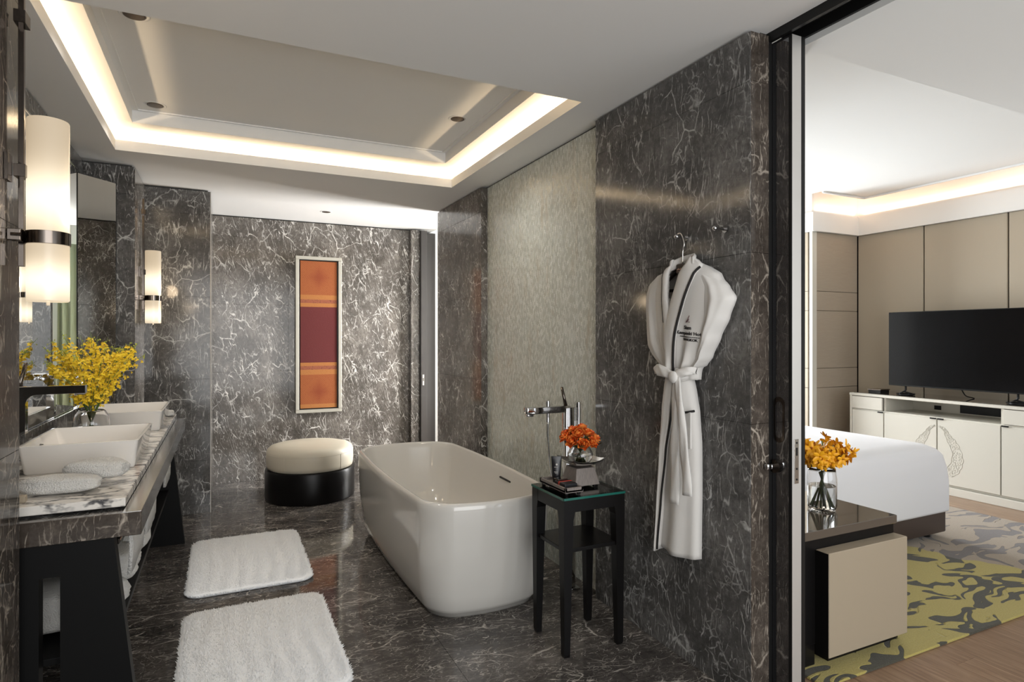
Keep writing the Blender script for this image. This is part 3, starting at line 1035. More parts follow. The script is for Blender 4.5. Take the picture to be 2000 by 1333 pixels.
for z, a, b in ((0, .016, .016), (.018, .017, .017), (.02, .0195, .0175), (.06, .0215, .013), (.10, .0235, .006), (.112, .024, .0022), (.120, .024, .002)):
    lps.append([(1.413 + a * math.cos(q) * ca + b * math.sin(q) * sa, 2.478 - a * math.cos(q) * sa + b * math.sin(q) * ca, z0 + z) for q in [2 * PI * i / 28 for i in range(28)]])
rings(bm, lps)
obj('tube_body', bm, M['tubeblack'], t, True, 40)
bm = bmesh.new()
for zz, wd, hh in ((.085, .006, .006), (.072, .020, .0022), (.050, .020, .002), (.044, .014, .002)):
    r = .0195
    c0 = Vector((1.413 - sa * .0165, 2.478 - ca * .0165, z0 + zz))
    ax = Vector((ca, -sa, 0))
    if zz == .085:
        cyl(bm, c0 + Vector((0, 0, 0)), c0 + Vector((-sa * .004, -ca * .004, 0)), .0045, 10)
    else:
        for k in range(int(wd / .0035)):
            p = c0 + ax * (k * .0035 - wd / 2)
            bx(bm, p.x - .0011, p.x + .0011, p.y - .0015, p.y + .0015, p.z - hh / 2, p.z + hh / 2)
obj('printed_mark', bm, M['print'], t)
t = thing('amenity_box', 'small black box with red band lying on the wooden tray', 'box', (1.41, 2.375, TT + .022))
bm = bmesh.new()
bx(bm, 1.375, 1.440, 2.335, 2.430, TT + .0225, TT + .045, .003)
obj('box_body', bm, M['tubeblack'], t)
bm = bmesh.new()
bx(bm, 1.3742, 1.4408, 2.383, 2.394, TT + .0235, TT + .0457)
obj('band', bm, M['red'], t)
bm = bmesh.new()
bx(bm, 1.380, 1.428, 2.400, 2.445, TT + .0455, TT + .053, .002)
obj('card', bm, M['gunmetal'], t)

# pedestal dish, fishbowl vase and roses
PX, PY = 1.530, 2.455
t = thing('pedestal_dish', 'silver dish on a grey grained wooden pedestal', 'dish', (PX, PY, TT))
bm = bmesh.new()
rings(bm, [rrect(PX, PY, a, a, TT + z, .006, 3) for z, a in ((.012, .066), (.014, .067), (.088, .050), (.090, .049))])
obj('pedestal', bm, M['grain'], t)
for sx in (-1, 1):
    for sy in (-1, 1):
        obj('foot', box(PX + sx * .05 - .010, PX + sx * .05 + .010, PY + sy * .05 - .010, PY + sy * .05 + .010, TT, TT + .013, .002), M['black_lacquer'], t)
bm = bmesh.new()
n = 14
top, bot = [], []
for i in range(n + 1):
    for j in range(n + 1):
        a, b = i / n * 2 - 1, j / n * 2 - 1
        z = .098 + .024 * (max(abs(a), abs(b)) ** 3) + .010 * (a * a) * (b * b) + .006 * a * a
        top.append(bm.verts.new((PX + a * .090, PY + b * .085, TT + z)))
        bot.append(bm.verts.new((PX + a * .089, PY + b * .084, TT + z - .004)))
for i in range(n):
    for j in range(n):
        q = [i * (n + 1) + j, (i + 1) * (n + 1) + j, (i + 1) * (n + 1) + j + 1, i * (n + 1) + j + 1]
        bm.faces.new([top[k] for k in q])
        bm.faces.new([bot[k] for k in reversed(q)])
edge = [i * (n + 1) for i in range(n + 1)] + [n * (n + 1) + j for j in range(1, n + 1)] + [i * (n + 1) + n for i in range(n - 1, -1, -1)] + [j for j in range(n - 1, 0, -1)]
for a, b in zip(edge, edge[1:] + edge[:1]):
    bm.faces.new((top[a], bot[a], bot[b], top[b]))
obj('dish', bm, M['steel'], t, True, 50)
VZ = TT + .1005
t = thing('rose_vase', 'round clear glass bowl vase holding orange roses', 'vase', (PX, PY, VZ))
bm = bmesh.new()
o = [(0.02, .0), (.032, .001), (.050, .014), (.060, .035), (.060, .050), (.050, .072), (.042, .082), (.043, .085), (.0405, .085), (.0395, .082), (.0475, .071), (.0575, .050), (.0575, .036), (.048, .017), (.030, .0045), (.0001, .004)]
lathe(bm, [(0.0001, 0)] + o, (PX, PY, VZ), 40)
obj('glass_bowl', bm, M['glass'], t, True)
bm = bmesh.new()
lathe(bm, [(.0001, .0055), (.029, .006), (.047, .0185), (.0563, .036), (.0565, .044), (.0001, .044)], (PX, PY, VZ), 40)
obj('water', bm, M['water'], t, True, 50)


def petal(bm, base, axis, side, length, width, cup, curl, mi=0, n=4):
    """a cupped petal: grows along axis, bends outward"""
    axis, side = Vector(axis).normalized(), Vector(side).normalized()
    out = axis.cross(side).normalized()
    vs = []
    for i in range(n + 1):
        u = i / n
        wv = width * math.sin(PI * min(0.98, 0.12 + 0.80 * u)) ** 0.7
        row = []
        for j in range(n + 1):
            v = j / n * 2 - 1
            p = Vector(base) + axis * (length * u) + side * (wv * v * 0.5) + out * (cup * (v * v - .6) * width + curl * u * u * length)
            row.append(bm.verts.new(p))
        vs.append(row)
    for i in range(n):
        for j in range(n):
            f = bm.faces.new((vs[i][j], vs[i][j + 1], vs[i + 1][j + 1], vs[i + 1][j]))
            f.material_index = mi
            f.smooth = True


def rose_mesh(seed):
    rnd = random.Random(seed)
    bm = bmesh.new()
    k = 0
    for ring, (cnt, rad, ln, wd, lean, cl) in enumerate([(3, .002, .026, .014, .02, -.05), (4, .005, .028, .020, .10, -.10), (5, .009, .029, .026, .28, .05), (6, .012, .029, .032, .60, .30), (6, .014, .027, .034, 1.05, .5)]):
        for i in range(cnt):
            a = 2 * PI * i / cnt + ring * 0.7 + rnd.uniform(-.2, .2)
            rd = Vector((math.cos(a), math.sin(a), 0))
            sd = Vector((-math.sin(a), math.cos(a), 0))
            ax = (Vector((0, 0, 1)) + rd * lean * rnd.uniform(.85, 1.15)).normalized()
            b = Vector((0, 0, .004 - ring * .0015)) + rd * rad * .4
            petal(bm, b, ax, -sd, ln * rnd.uniform(.92, 1.08), wd, -.20, cl * .6, (ring + i) % 2)
    bmesh.ops.recalc_face_normals(bm, faces=bm.faces[:])
    me = bpy.data.meshes.new('rose_petals')
    bm.to_mesh(me)
    bm.free()
    me.materials.append(M['orange'])
    me.materials.append(M['orange_light'])
    return me


RM = [rose_mesh(i) for i in range(3)]
rose_pos = [(-.052, -.020, .128, 'left'), (-.018, -.052, .122, ''), (.022, -.050, .124, ''), (.056, -.022, .134, ''), (-.060, .020, .143, ''), (-.025, -.022, .158, ''), (.018, -.020, .162, ''), (.056, .022, .150, ''), (-.022, .030, .170, ''), (.024, .028, .176, ''), (-.045, .048, .148, ''), (.044, .052, .158, ''), (.0, .062, .150, '')]
rl = ['orange rose at the lower left of the fishbowl bunch', 'large open orange rose at the front left of the bunch', 'orange rose at the front right of the bunch, facing the camera', 'orange rose at the lower right of the fishbowl bunch', 'orange rose at the far left edge of the bunch', 'orange rose left of the dark leaf in the bunch', 'orange rose above the front right rose', 'orange rose at the right edge of the bunch', 'orange rose at the upper left of the bunch', 'orange rose at the very top of the bunch', 'orange rose at the back left, mostly hidden', 'orange rose at the back right of the bunch', 'orange rose at the back middle, mostly hidden']
for i, (dx, dy, dz, _) in enumerate(rose_pos):
    c = Vector((PX + dx * 1.05, PY + dy * 1.05, VZ + dz - .022))
    r = thing('rose', rl[i], 'flower', c, 'orange roses in the fishbowl vase')
    dirv = (Vector((dx, dy, dz - .075))).normalized()
    o = bpy.data.objects.new('bloom', RM[i % 3])
    o.rotation_euler = dirv.to_track_quat('Z', 'Y').to_euler()
    o.scale = (1.05, 1.05, 1.05)
    o.parent = r
    COL.objects.link(o)
    bm = bmesh.new()
    b0 = Vector((PX - dx * .35, PY - dy * .35, VZ + .010))
    tube(bm, smooth_path([b0, (PX + dx * .15, PY + dy * .15, VZ + .07), c + dirv * .006], 10), .0032, 6)
    obj('stem', bm, M['stem'], r, True)
t = thing('rose_leaf', 'dark green leaves tucked between the orange roses', 'leaf', (PX, PY, VZ + .12))
for i, (dx, dy, dz) in enumerate([(-.004, -.048, .138), (.004, -.044, .128), (-.03, -.06, .105), (.07, -.045, .108)]):
    bm = bmesh.new()
    petal(bm, (PX + dx * .6, PY + dy * .6, VZ + dz - .03), (dx, dy, .03), (-dy, dx, .005), .055, .026, .1, .1)
    obj('leaf_blade', bm, M['leafdark'], t, True)

# ------------------------------------------------------------------ ottoman
OX, OY = 0.70, 5.62
t = thing('ottoman', 'round cream leather ottoman on a black drum base', 'ottoman', (OX, OY, 0))
bm = bmesh.new()
lathe(bm, [(.355, 0), (.372, .004), (.378, .02), (.378, .245), (.372, .262), (.30, .264)], (OX, OY, 0), 72)
obj('drum_base', bm, M['black_lacquer'], t, True, 40)
bm = bmesh.new()
lathe(bm, [(.345, .264), (.358, .272), (.364, .30), (.366, .36), (.365, .405), (.357, .432), (.335, .452), (.29, .463), (.20, .470), (.10, .473), (.001, .474)], (OX, OY, 0), 72)
cu = obj('cushion', bm, M['leather'], t, True)
bm = bmesh.new()
tube(bm, [(OX + .3655 * math.cos(a), OY + .3655 * math.sin(a), .402) for a in [2 * PI * i / 72 for i in range(73)]], .0018, 6)
for a in (-0.95, -2.3, 0.6, 2.2):
    tube(bm, [(OX + (r + .0006) * math.cos(a), OY + (r + .0006) * math.sin(a), z) for r, z in ((.358, .273), (.364, .30), (.366, .36), (.3655, .402))], .0015, 6)
obj('seam', bm, M['leather'], cu, True)

# ------------------------------------------------------------------ bath mats
def bath_mat(label, x0, x1, y0, y1, seed):
    rnd = random.Random(seed)
    t = thing('bath_mat', label, 'mat', ((x0 + x1) / 2, (y0 + y1) / 2, 0), 'white bath mats on the marble floor')
    bm = bmesh.new()
    cx, cy, hx, hy = (x0 + x1) / 2, (y0 + y1) / 2, (x1 - x0) / 2, (y1 - y0) / 2
    r = .075
    rings(bm, [rrect(cx, cy, hx - d, hy - d, z, r - d * .5, 8) for z, d in ((.0005, .010), (.004, .003), (.012, 0), (.020, .004), (.024, .012))])
    obj('mat_base', bm, M['mat_white'], t, True)
    verts, faces = [], []

    def inside(x, y):
        ax, ay = abs(x - cx) - (hx - r), abs(y - cy) - (hy - r)
        return math.hypot(max(ax, 0), max(ay, 0)) + min(max(ax, ay), 0) < r
    n = 0
    while n < 20000:
        x, y = rnd.uniform(x0, x1), rnd.uniform(y0, y1)
        if not inside(x, y):
            continue
        n += 1
        h = .030 + rnd.uniform(-.003, .003) + .0022 * math.sin(x * 75 + math.sin(y * 9))
        w = rnd.uniform(.005, .008)
        a = rnd.uniform(0, 2 * PI)
        ex = 1.0 if inside(x + .02 * (1 if x > cx else -1), y + .02 * (1 if y > cy else -1)) else 0.7
        lx, ly = rnd.uniform(-.008, .008) + (x - cx) * .02, rnd.uniform(-.008, .008) + (y - cy) * .02
        b = len(verts)
        for k in range(3):
            verts.append((x + w * math.cos(a + k * 2.094), y + w * math.sin(a + k * 2.094), .015 * ex))
        verts.append((x + lx, y + ly, h * ex))
        for k in range(3):
            faces.append((b + k, b + (k + 1) % 3, b + 3))
    me = bpy.data.meshes.new('pile')
    me.from_pydata(verts, [], faces)
    for p in me.polygons:
        p.use_smooth = True
    obj('pile', me, M['mat_white'], t, kind='stuff')


bath_mat('white tufted bath mat farther off, in front of the ottoman', -0.185, 0.475, 3.645, 4.62, 1)
bath_mat('white tufted bath mat nearest the camera, cut by the frame', -0.175, 0.480, 2.46, 3.43, 2)

# ------------------------------------------------------------------ framed textile
t = thing('framed_textile', 'tall framed orange and crimson woven textile on the back wall', 'picture', (0.878, 6.42, 0.64))
x0, x1, z0, z1 = .653, 1.103, .640, 2.222
for a, b, c, d in ((x0, x1, z0, z0 + .034), (x0, x1, z1 - .034, z1), (x0, x0 + .034, z0 + .034, z1 - .034), (x1 - .034, x1, z0 + .034, z1 - .034)):
    obj('frame_bar', box(a, b, 6.385, 6.438, c, d, .004, 2), M['silver_frame'], t)
obj('backing', box(x0 + .03, x1 - .03, 6.418, 6.437, z0 + .03, z1 - .03), M['dark_metal'], t)
obj('textile', box(x0 + .046, x1 - .046, 6.398, 6.418, z0 + .046, z1 - .046, .003), M['art'], t)

# ------------------------------------------------------------------ vanity
t = thing('vanity', 'dark marble and black timber vanity stand under the washbasins', 'vanity', (-0.53, 3.56, 0))
AX = -0.240
obj('front_apron', box(AX - .030, AX, 2.326, 4.82, .760, .835, .002, 1), M['marble_wall'], t)
obj('end_apron', box(-.826, AX, 2.296, 2.3255, .760, .835, .002, 1), M['marble_pier'], t)
obj('deck', box(-.826, AX - .0305, 2.326, 4.82, .800, .828), M['marble_wall'], t)
obj('ledge', box(AX - .052, AX - .0005, 2.30, 4.82, .8352, .8372), M['steel'], t)
for yy in (2.312, 4.67):
    bm = bmesh.new()
    # front foot, slanted on its outer side, and a rear post joined by a top rail
    prism(bm, [(-.828, .758), (-.318, .758), (-.235, 0.0), (-.459, 0.0), (-.459, .655), (-.513, .655), (-.513, 0), (-.828, 0)], 'y', yy, yy + .05)
    obj('leg_frame', bm, M['black_wood'], t)
obj('lower_shelf', box(-.80, -.33, 2.37, 4.665, .355, .378, .002), M['black_wood'], t)
bm = bmesh.new()
cyl(bm, (-.315, 2.37, .725), (-.315, 4.66, .725), .009, 12)
obj('towel_rail', bm, M['gunmetal'], t, True, 40)
SL = .868
c = obj('countertop', box(-.826, -.293, 2.372, 4.825, .838, SL, .003), M['marble_white'])
tag(c, 'white counter slab with black veins carrying both washbasins', 'countertop')
b = obj('backsplash', box(-.831, -.812, 2.25, 4.60, SL + .0005, .965, .002, 1), M['marble_wall'])
tag(b, 'low dark marble backsplash strip along the vanity mirror', 'backsplash')
mi = thing('vanity_mirror', 'wide frameless mirror over the two washbasins', 'mirror', (-.828, 3.43, .966))
obj('mirror_glass', box(-.8315, -.8265, 2.250, 4.600, .967, 2.455), M['mirror'], mi)
bm = bmesh.new()
bx(bm, -.8318, -.8240, 2.248, 4.602, 2.455, 2.463)
obj('top_trim', bm, M['steel'], mi)
# angled wing mirror closing the far corner of the bay
A, B = Vector((-.826, 4.602, 0)), Vector((-.650, 4.815, 0))
dv = (B - A).normalized()
nv = Vector((dv.y, -dv.x, 0))
t = thing('wing_mirror', 'angled side mirror turned across the far end of the vanity', 'mirror', (A + B) / 2 + Vector((0, 0, .97)))
bm = bmesh.new()
prism(bm, [tuple(p.xy) for p in (A, B, B - nv * .006, A - nv * .006)], 'z', .97, 2.435)
obj('mirror_glass', bm, M['mirror'], t)
bm = bmesh.new()
prism(bm, [tuple(p.xy) for p in (B, B + dv * .006, B + dv * .006 - nv * .02, B - nv * .02)], 'z', .96, 2.44)
prism(bm, [tuple(p.xy) for p in (A + nv * .001, A + dv * .004 + nv * .001, A + dv * .004 - nv * .02, A - nv * .02)], 'z', .96, 2.44)
obj('edge_strip', bm, M['mirror_edge'], t)
bm = bmesh.new()
prism(bm, [tuple(p.xy) for p in (A - nv * .007, B - nv * .007, Vector((-.650, 4.846, 0)), Vector((-.826, 4.846, 0)))], 'z', .869, 2.44)
obj('housing', bm, M['marble_wall'], t)


def basin(label, x0, x1, y0, y1, h):
    t = thing('washbasin', label, 'washbasin', ((x0 + x1) / 2, (y0 + y1) / 2, SL), 'washbasins on the vanity')
    cx, cy, hx, hy = (x0 + x1) / 2, (y0 + y1) / 2, (x1 - x0) / 2, (y1 - y0) / 2
    bm = bmesh.new()
    z = SL
    lp = [rrect(cx, cy, hx - .020, hy - .020, z + .0005, .012, 4), rrect(cx, cy, hx - .016, hy - .016, z + .006, .014, 4), rrect(cx, cy, hx - .002, hy - .002, z + h - .004, .014, 4), rrect(cx, cy, hx, hy, z + h - .001, .014, 4), rrect(cx, cy, hx - .002, hy - .002, z + h, .013, 4),
          rrect(cx, cy, hx - .013, hy - .013, z + h, .010, 4), rrect(cx, cy, hx - .016, hy - .016, z + h - .004, .012, 4), rrect(cx, cy, hx - .042, hy - .040, z + .030, .03, 4), rrect(cx, cy, hx - .060, hy - .058, z + .018, .04, 4), rrect(cx, cy, .05, .05, z + .015, .03, 4)]
    rings(bm, lp)
    obj('bowl', bm, M['porcelain'], t, True, 35)
    bm = bmesh.new()
    lathe(bm, [(.001, .0165), (.022, .0165), (.024, .0185), (.020, .0205), (.001, .0215)], (cx, cy, z), 24)
    obj('drain', bm, M['chrome'], t, True)
    bm = bmesh.new()
    xw = x0 + .030
    cyl(bm, (xw - .006, cy - .05, z + .080), (xw + .006, cy - .05, z + .078), .011, 18)
    obj('overflow_ring', bm, M['chrome'], t, True, 40)


basin('white rectangular washbasin nearest the camera, beside the folded towels', -.712, -.312, 2.895, 3.440, .114)
basin('white rectangular washbasin at the far end, behind the orchids', -.712, -.312, 3.985, 4.560, .114)


def faucet(label, y):
    t = thing('basin_tap', label, 'tap', (-.765, y, SL), 'basin taps')
    bm = bmesh.new()
    # upright and spout in one bent bar with a rounded inner corner
    xw, xo, xt = -.782, -.744, -.537
    zt, zu = 1.195, 1.160
    poly = [(xw, SL), (xo, SL), (xo, zu - .035)]
    for i in range(1, 7):
        a = PI - (PI / 2) * i / 6
        poly.append((xo + .035 + .035 * math.cos(a), zu - .035 + .035 * math.sin(a)))
    poly += [(xt, zu), (xt, zt), (xw, zt)]
    prism(bm, poly, 'y', y - .020, y + .020)
    bmesh.ops.bevel(bm, geom=[e for e in bm.edges if abs(e.verts[0].co.y - e.verts[1].co.y) < 1e-6], offset=.0015, segments=1, affect='EDGES')
    obj('tap_body', bm, M['chrome'], t)
    obj('outlet', box(-.575, -.541, y - .016, y + .016, zu - .005, zu + .0005), M['steel'], t)
    bm = bmesh.new()
    tube(bm, [(-.765, y, zt - .001), (-.765, y, zt + .02), (-.745, y, zt + .10)], [.010, .009, .007], 8)
    obj('lever', bm, M['gunmetal'], t, True)


faucet('tall chrome tap over the nearest washbasin, spout level', 3.17)
faucet('chrome tap over the far washbasin, behind the yellow orchids', 4.27)


def soft(name, label, cat, c, hx, hy, hz, rz, m, seed, e=2.6, sag=0.15, group=None, fold=True):
    """a rolled or folded towel: superellipsoid with puckers and a fold line"""
    bm = bmesh.new()
    nu, nv = 72, 36
    e *= 1.25
    lps = []
    for j in range(nv + 1):
        ph = -PI / 2 + PI * j / nv
        lp = []
        for i in range(nu):
            th = 2 * PI * i / nu

            def s(v, p):
                return math.copysign(abs(v) ** p, v)
            x = s(math.cos(ph), 2 / e) * s(math.cos(th), 2 / 3.2)
            y = s(math.cos(ph), 2 / e) * s(math.sin(th), 2 / 3.2)
            z = s(math.sin(ph), 2 / e)
            nz = mnoise.noise(Vector((x * 1.6 + seed, y * 1.6, z * 1.2))) * .10
            k = 1 + nz
            if fold:
                k -= .055 * math.exp(-((z + .10) / .09) ** 2) + .035 * math.exp(-((z - .45) / .08) ** 2)
            k += .022 * mnoise.noise(Vector((x * 9 + seed, y * 7, z * 6))) + .012 * mnoise.noise(Vector((x * 30, y * 26 + seed, z * 16)))
            zz = z * hz * (1 + .05 * mnoise.noise(Vector((x * 12 + seed, y * 9, 3.0))) + .22 * mnoise.noise(Vector((x * 1.2, y * 1.2, seed)))) * (1 - sag * x * x)
            lp.append((x * hx * k, y * hy * k, zz + hz))
        lps.append(lp)
    rings(bm, lps)
    bmesh.ops.transform(bm, matrix=Matrix.Translation(c) @ Matrix.Rotation(rz, 4, 'Z'), verts=bm.verts[:])
    mz = min(v.co.z for v in bm.verts)
    for v in bm.verts:
        v.co.z += c[2] - mz
    o = obj(name, bm, m, None, True)
    return tag(o, label, cat, group)


soft('hand_towel', 'rolled white hand towel lying lower on the counter front', 'towel', (-.505, 2.535, SL + .0005), .120, .052, .030, -0.16, M['terry'], 1.0, group='hand towels on the counter')
soft('hand_towel', 'rolled white hand towel resting on top of the other by the basin', 'towel', (-.415, 2.640, SL + .016), .098, .056, .036, -0.20, M['terry'], 4.0, group='hand towels on the counter')
soft('hand_towel', 'small white folded towel at the far counter corner', 'towel', (-.325, 4.70, SL + .0005), .028, .05, .02, 0.1, M['terry'], 6.0)
w_ = obj('wood_block', box(-.640, -.575, 2.43, 2.46, SL + .0005, SL + .022, .002), M['beige_lacquer'])
tag(w_, 'small pale wooden block under the rolled towel at the left frame edge', 'block')


def hanging_towel(label, y0, y1, zt, zb, x, seed):
    """towel folded over the vanity rail; front sheet hangs lower than the back sheet"""
    bm = bmesh.new()
    n = 20
    prof = [(x + .014, zb), (x + .017, zb + .10), (x + .018, zt - .05), (x + .014, zt - .006), (x, zt + .004), (x - .014, zt - .006), (x - .018, zt - .06), (x - .018, zb + .14)]
    lps = []
    pr = [Vector((p[0], 0, p[1])) for p in prof]
    for k in range(n + 1):
        y = y0 + (y1 - y0) * k / n
        ring = []
        for sgn in (1, -1):
            idx = range(len(pr)) if sgn > 0 else range(len(pr) - 1, -1, -1)
            for i in idx:
                a, b = pr[max(i - 1, 0)], pr[min(i + 1, len(pr) - 1)]
                tn = (b - a).normalized()
                nr = Vector((tn.z, 0, -tn.x))
                th = .008 * sgn * (1 - .3 * abs(2 * k / n - 1) ** 6)
                ww = .006 * mnoise.noise(Vector((y * 9, i * .6, seed)))
                q = pr[i] + nr * (th + ww)
                ring.append((q.x, y, q.z))
        lps.append(ring)
    rings(bm, lps)
    o = obj('hanging_towel', bm, M['terry'], None, True)
    return tag(o, label, 'towel', 'towels hung over the vanity rail')


hanging_towel('white towel hung over the vanity rail at the near end', 2.52, 2.90, .732, .56, -.315, 1.0)
hanging_towel('white towel hung over the vanity rail in the middle', 3.05, 3.42, .732, .55, -.315, 2.0)
hanging_towel('white towel hung over the vanity rail at the far end', 3.95, 4.32, .732, .55, -.315, 3.0)
for i, (y, lb) in enumerate([(2.62, 'rolled white bath towel on the lower vanity shelf, nearest end'), (2.98, 'rolled white bath towel on the lower vanity shelf, second from the near end'), (3.36, 'rolled white bath towel on the lower vanity shelf, third from the near end')]):
    soft('bath_towel', lb, 'towel', (-.545, y, .3785), .225, .125, .078, 0.0, M['terry'], 10.0 + i, e=2.8, sag=.05, group='rolled bath towels on the vanity shelf')


# wall lights on the two nibs
def sconce(label, y):
    t = thing('wall_light', label, 'wall light', (-.544, y, 1.50), 'tubular wall lights')
    cxx = -.462
    bm = bmesh.new()
    lathe(bm, [(.001, 1.505), (.048, 1.505), (.0515, 1.508), (.0515, 2.030), (.050, 2.034), (.048, 2.030), (.048, 2.02), (.001, 2.02)], (cxx, y, 0), 48)
    obj('glass_tube', bm, M['opal'], t, True, 40)
    bm = bmesh.new()
    lathe(bm, [(.004, 1.494), (.005, 1.499), (.004, 1.505)], (cxx, y, 0), 12)
    obj('finial', bm, M['opal'], t, True)
    bm = bmesh.new()
    lathe(bm, [(.0518, 1.670), (.0545, 1.671), (.0545, 1.707), (.0518, 1.708)], (cxx, y, 0), 48)
    obj('ring_band', bm, M['gunmetal'], t, True, 40)
    bm = bmesh.new()
    bx(bm, -.5435, cxx - .05, y - .062, y - .030, 1.673, 1.706, .002)
    cyl(bm, (-.535, y - .046, 1.6895), (-.510, y - .046, 1.6895), .018, 8)
    obj('arm', bm, M['gunmetal'], t)
    obj('rod', box(-.530, -.516, y - .012, y + .002, 1.605, 2.41, .001, 1), M['gunmetal'], t)
    for zz in (2.31, 1.874):
        bm = bmesh.new()
        bx(bm, -.533, -.505, y - .045, y + .006, zz - .018, zz + .018, .001, 1)
        br = obj('bracket', bm, M['gunmetal'], t)
        if zz < 2:
            obj('wall_plate', box(-.5438, -.534, y - .085, y - .046, zz - .038, zz + .038, .001, 1), M['gunmetal'], br)
    l = bpy.data.lights.new('lamp', 'POINT')
    l.energy = 1.8
    l.color = WARM
    l.shadow_soft_size = 0.05
    lo = bpy.data.objects.new('lamp_bulb', l)
    lo.location = (cxx + .075, y, 1.78)
    COL.objects.link(lo)


sconce('tubular opal wall light on the near nib wall, large in view', 2.185)
sconce('tubular opal wall light on the far nib wall, beside the wing wall', 5.13)


# downlights
def downlight(label, x, y, z, r=.042, watts=26):
    t = thing('downlight', label, 'downlight', (x, y, z - .004), 'recessed ceiling downlights')
    bm = bmesh.new()
    lathe(bm, [(r, -.0005), (r, -.0022), (r + .016, -.0018), (r + .018, -.0005)], (x, y, z), 36)
    obj('trim_ring', bm, M['paint'], t, True)
    bm = bmesh.new()
    lathe(bm, [(.001, -.0045), (r - .004, -.0045), (r + .001, -.0040), (r + .0012, -.0006)], (x, y, z), 36)
    obj('recess', bm, M['downlight'], t, True)
    l = bpy.data.lights.new('lamp', 'SPOT')
    l.energy = watts
    l.color = (1.0, 0.94, 0.85)
    l.spot_size = math.radians(125)
    l.spot_blend = 1.0
    l.shadow_soft_size = .035
    lo = bpy.data.objects.new('downlight_lamp', l)
    lo.location = (x, y, z - .012)
    COL.objects.link(lo)


downlight('bronze downlight cut by the near edge of the ceiling tray', -.345, 3.05, ZT)
downlight('bronze downlight in the tray above the vanity', -.366, 4.18, ZT)
downlight('bronze downlight in the tray above the bathtub', 1.343, 3.618, ZT)
downlight('small downlight in the lower ceiling before the back wall', .871, 5.87, ZC, .036, 8)

# ------------------------------------------------------------------ orchids on the vanity
OVX, OVY = -.610, 3.74
t = thing('orchid_vase', 'clear glass vase of yellow orchid sprays between the washbasins', 'vase', (OVX, OVY, SL))
bm = bmesh.new()
po = [(.0001, 0), (.060, 0), (.070, .004), (.080, .05), (.082, .08), (.074, .13), (.060, .155), (.052, .160), (.050, .158), (.058, .152), (.0715, .128), (.0790, .08), (.0770, .05), (.067, .010), (.0001, .009)]
lathe(bm, po, (OVX, OVY, SL + .0005), 48)
obj('glass_body', bm, M['glass'], t, True)
bm = bmesh.new()
lathe(bm, [(.0001, .0105), (.066, .0115), (.0755, .05), (.0775, .07), (.0001, .07)], (OVX, OVY, SL + .0005), 40)
obj('water', bm, M['water'], t, True, 50)


def blossom(bm, c, out, s, rnd):
    """oncidium flower: broad two-lobed lip, three small petals, brown eye"""
    out = Vector(out).normalized()
    dn = Vector((0, 0, -1)) + Vector((rnd.uniform(-.5, .5), rnd.uniform(-.5, .5), rnd.uniform(-.3, .6)))
    dn = (dn - out * dn.dot(out)).normalized()
    sd = out.cross(dn).normalized()
    c = Vector(c)
    pts = [c, c + sd * s * .50 + dn * s * .25 + out * s * .2, c + sd * s * .62 + dn * s * .75 + out * s * .10, c + dn * s * .68 + out * s * .22, c - sd * s * .62 + dn * s * .75 + out * s * .10, c - sd * s * .50 + dn * s * .25 + out * s * .2]
    v = [bm.verts.new(p) for p in pts]
    for q in ((0, 1, 2, 3), (0, 3, 4, 5)):
        f = bm.faces.new([v[k] for k in q])
        f.smooth = True
    for a in (-1.1, 0, 1.1):
        d = (-dn * math.cos(a) + sd * math.sin(a))
        e = d.cross(out)
        p = [c, c + d * s * .3 + e * s * .12 + out * s * .08, c + d * s * .55, c + d * s * .3 - e * s * .12 + out * s * .08]
        f = bm.faces.new([bm.verts.new(k) for k in p])
    p = [c + out * s * .10 + sd * s * .13, c + out * s * .10 + dn * s * .13, c + out * s * .1 - sd * s * .13, c + out * s * .1 - dn * s * .16]
    f = bm.faces.new([bm.verts.new(k) for k in p])
    f.material_index = 1


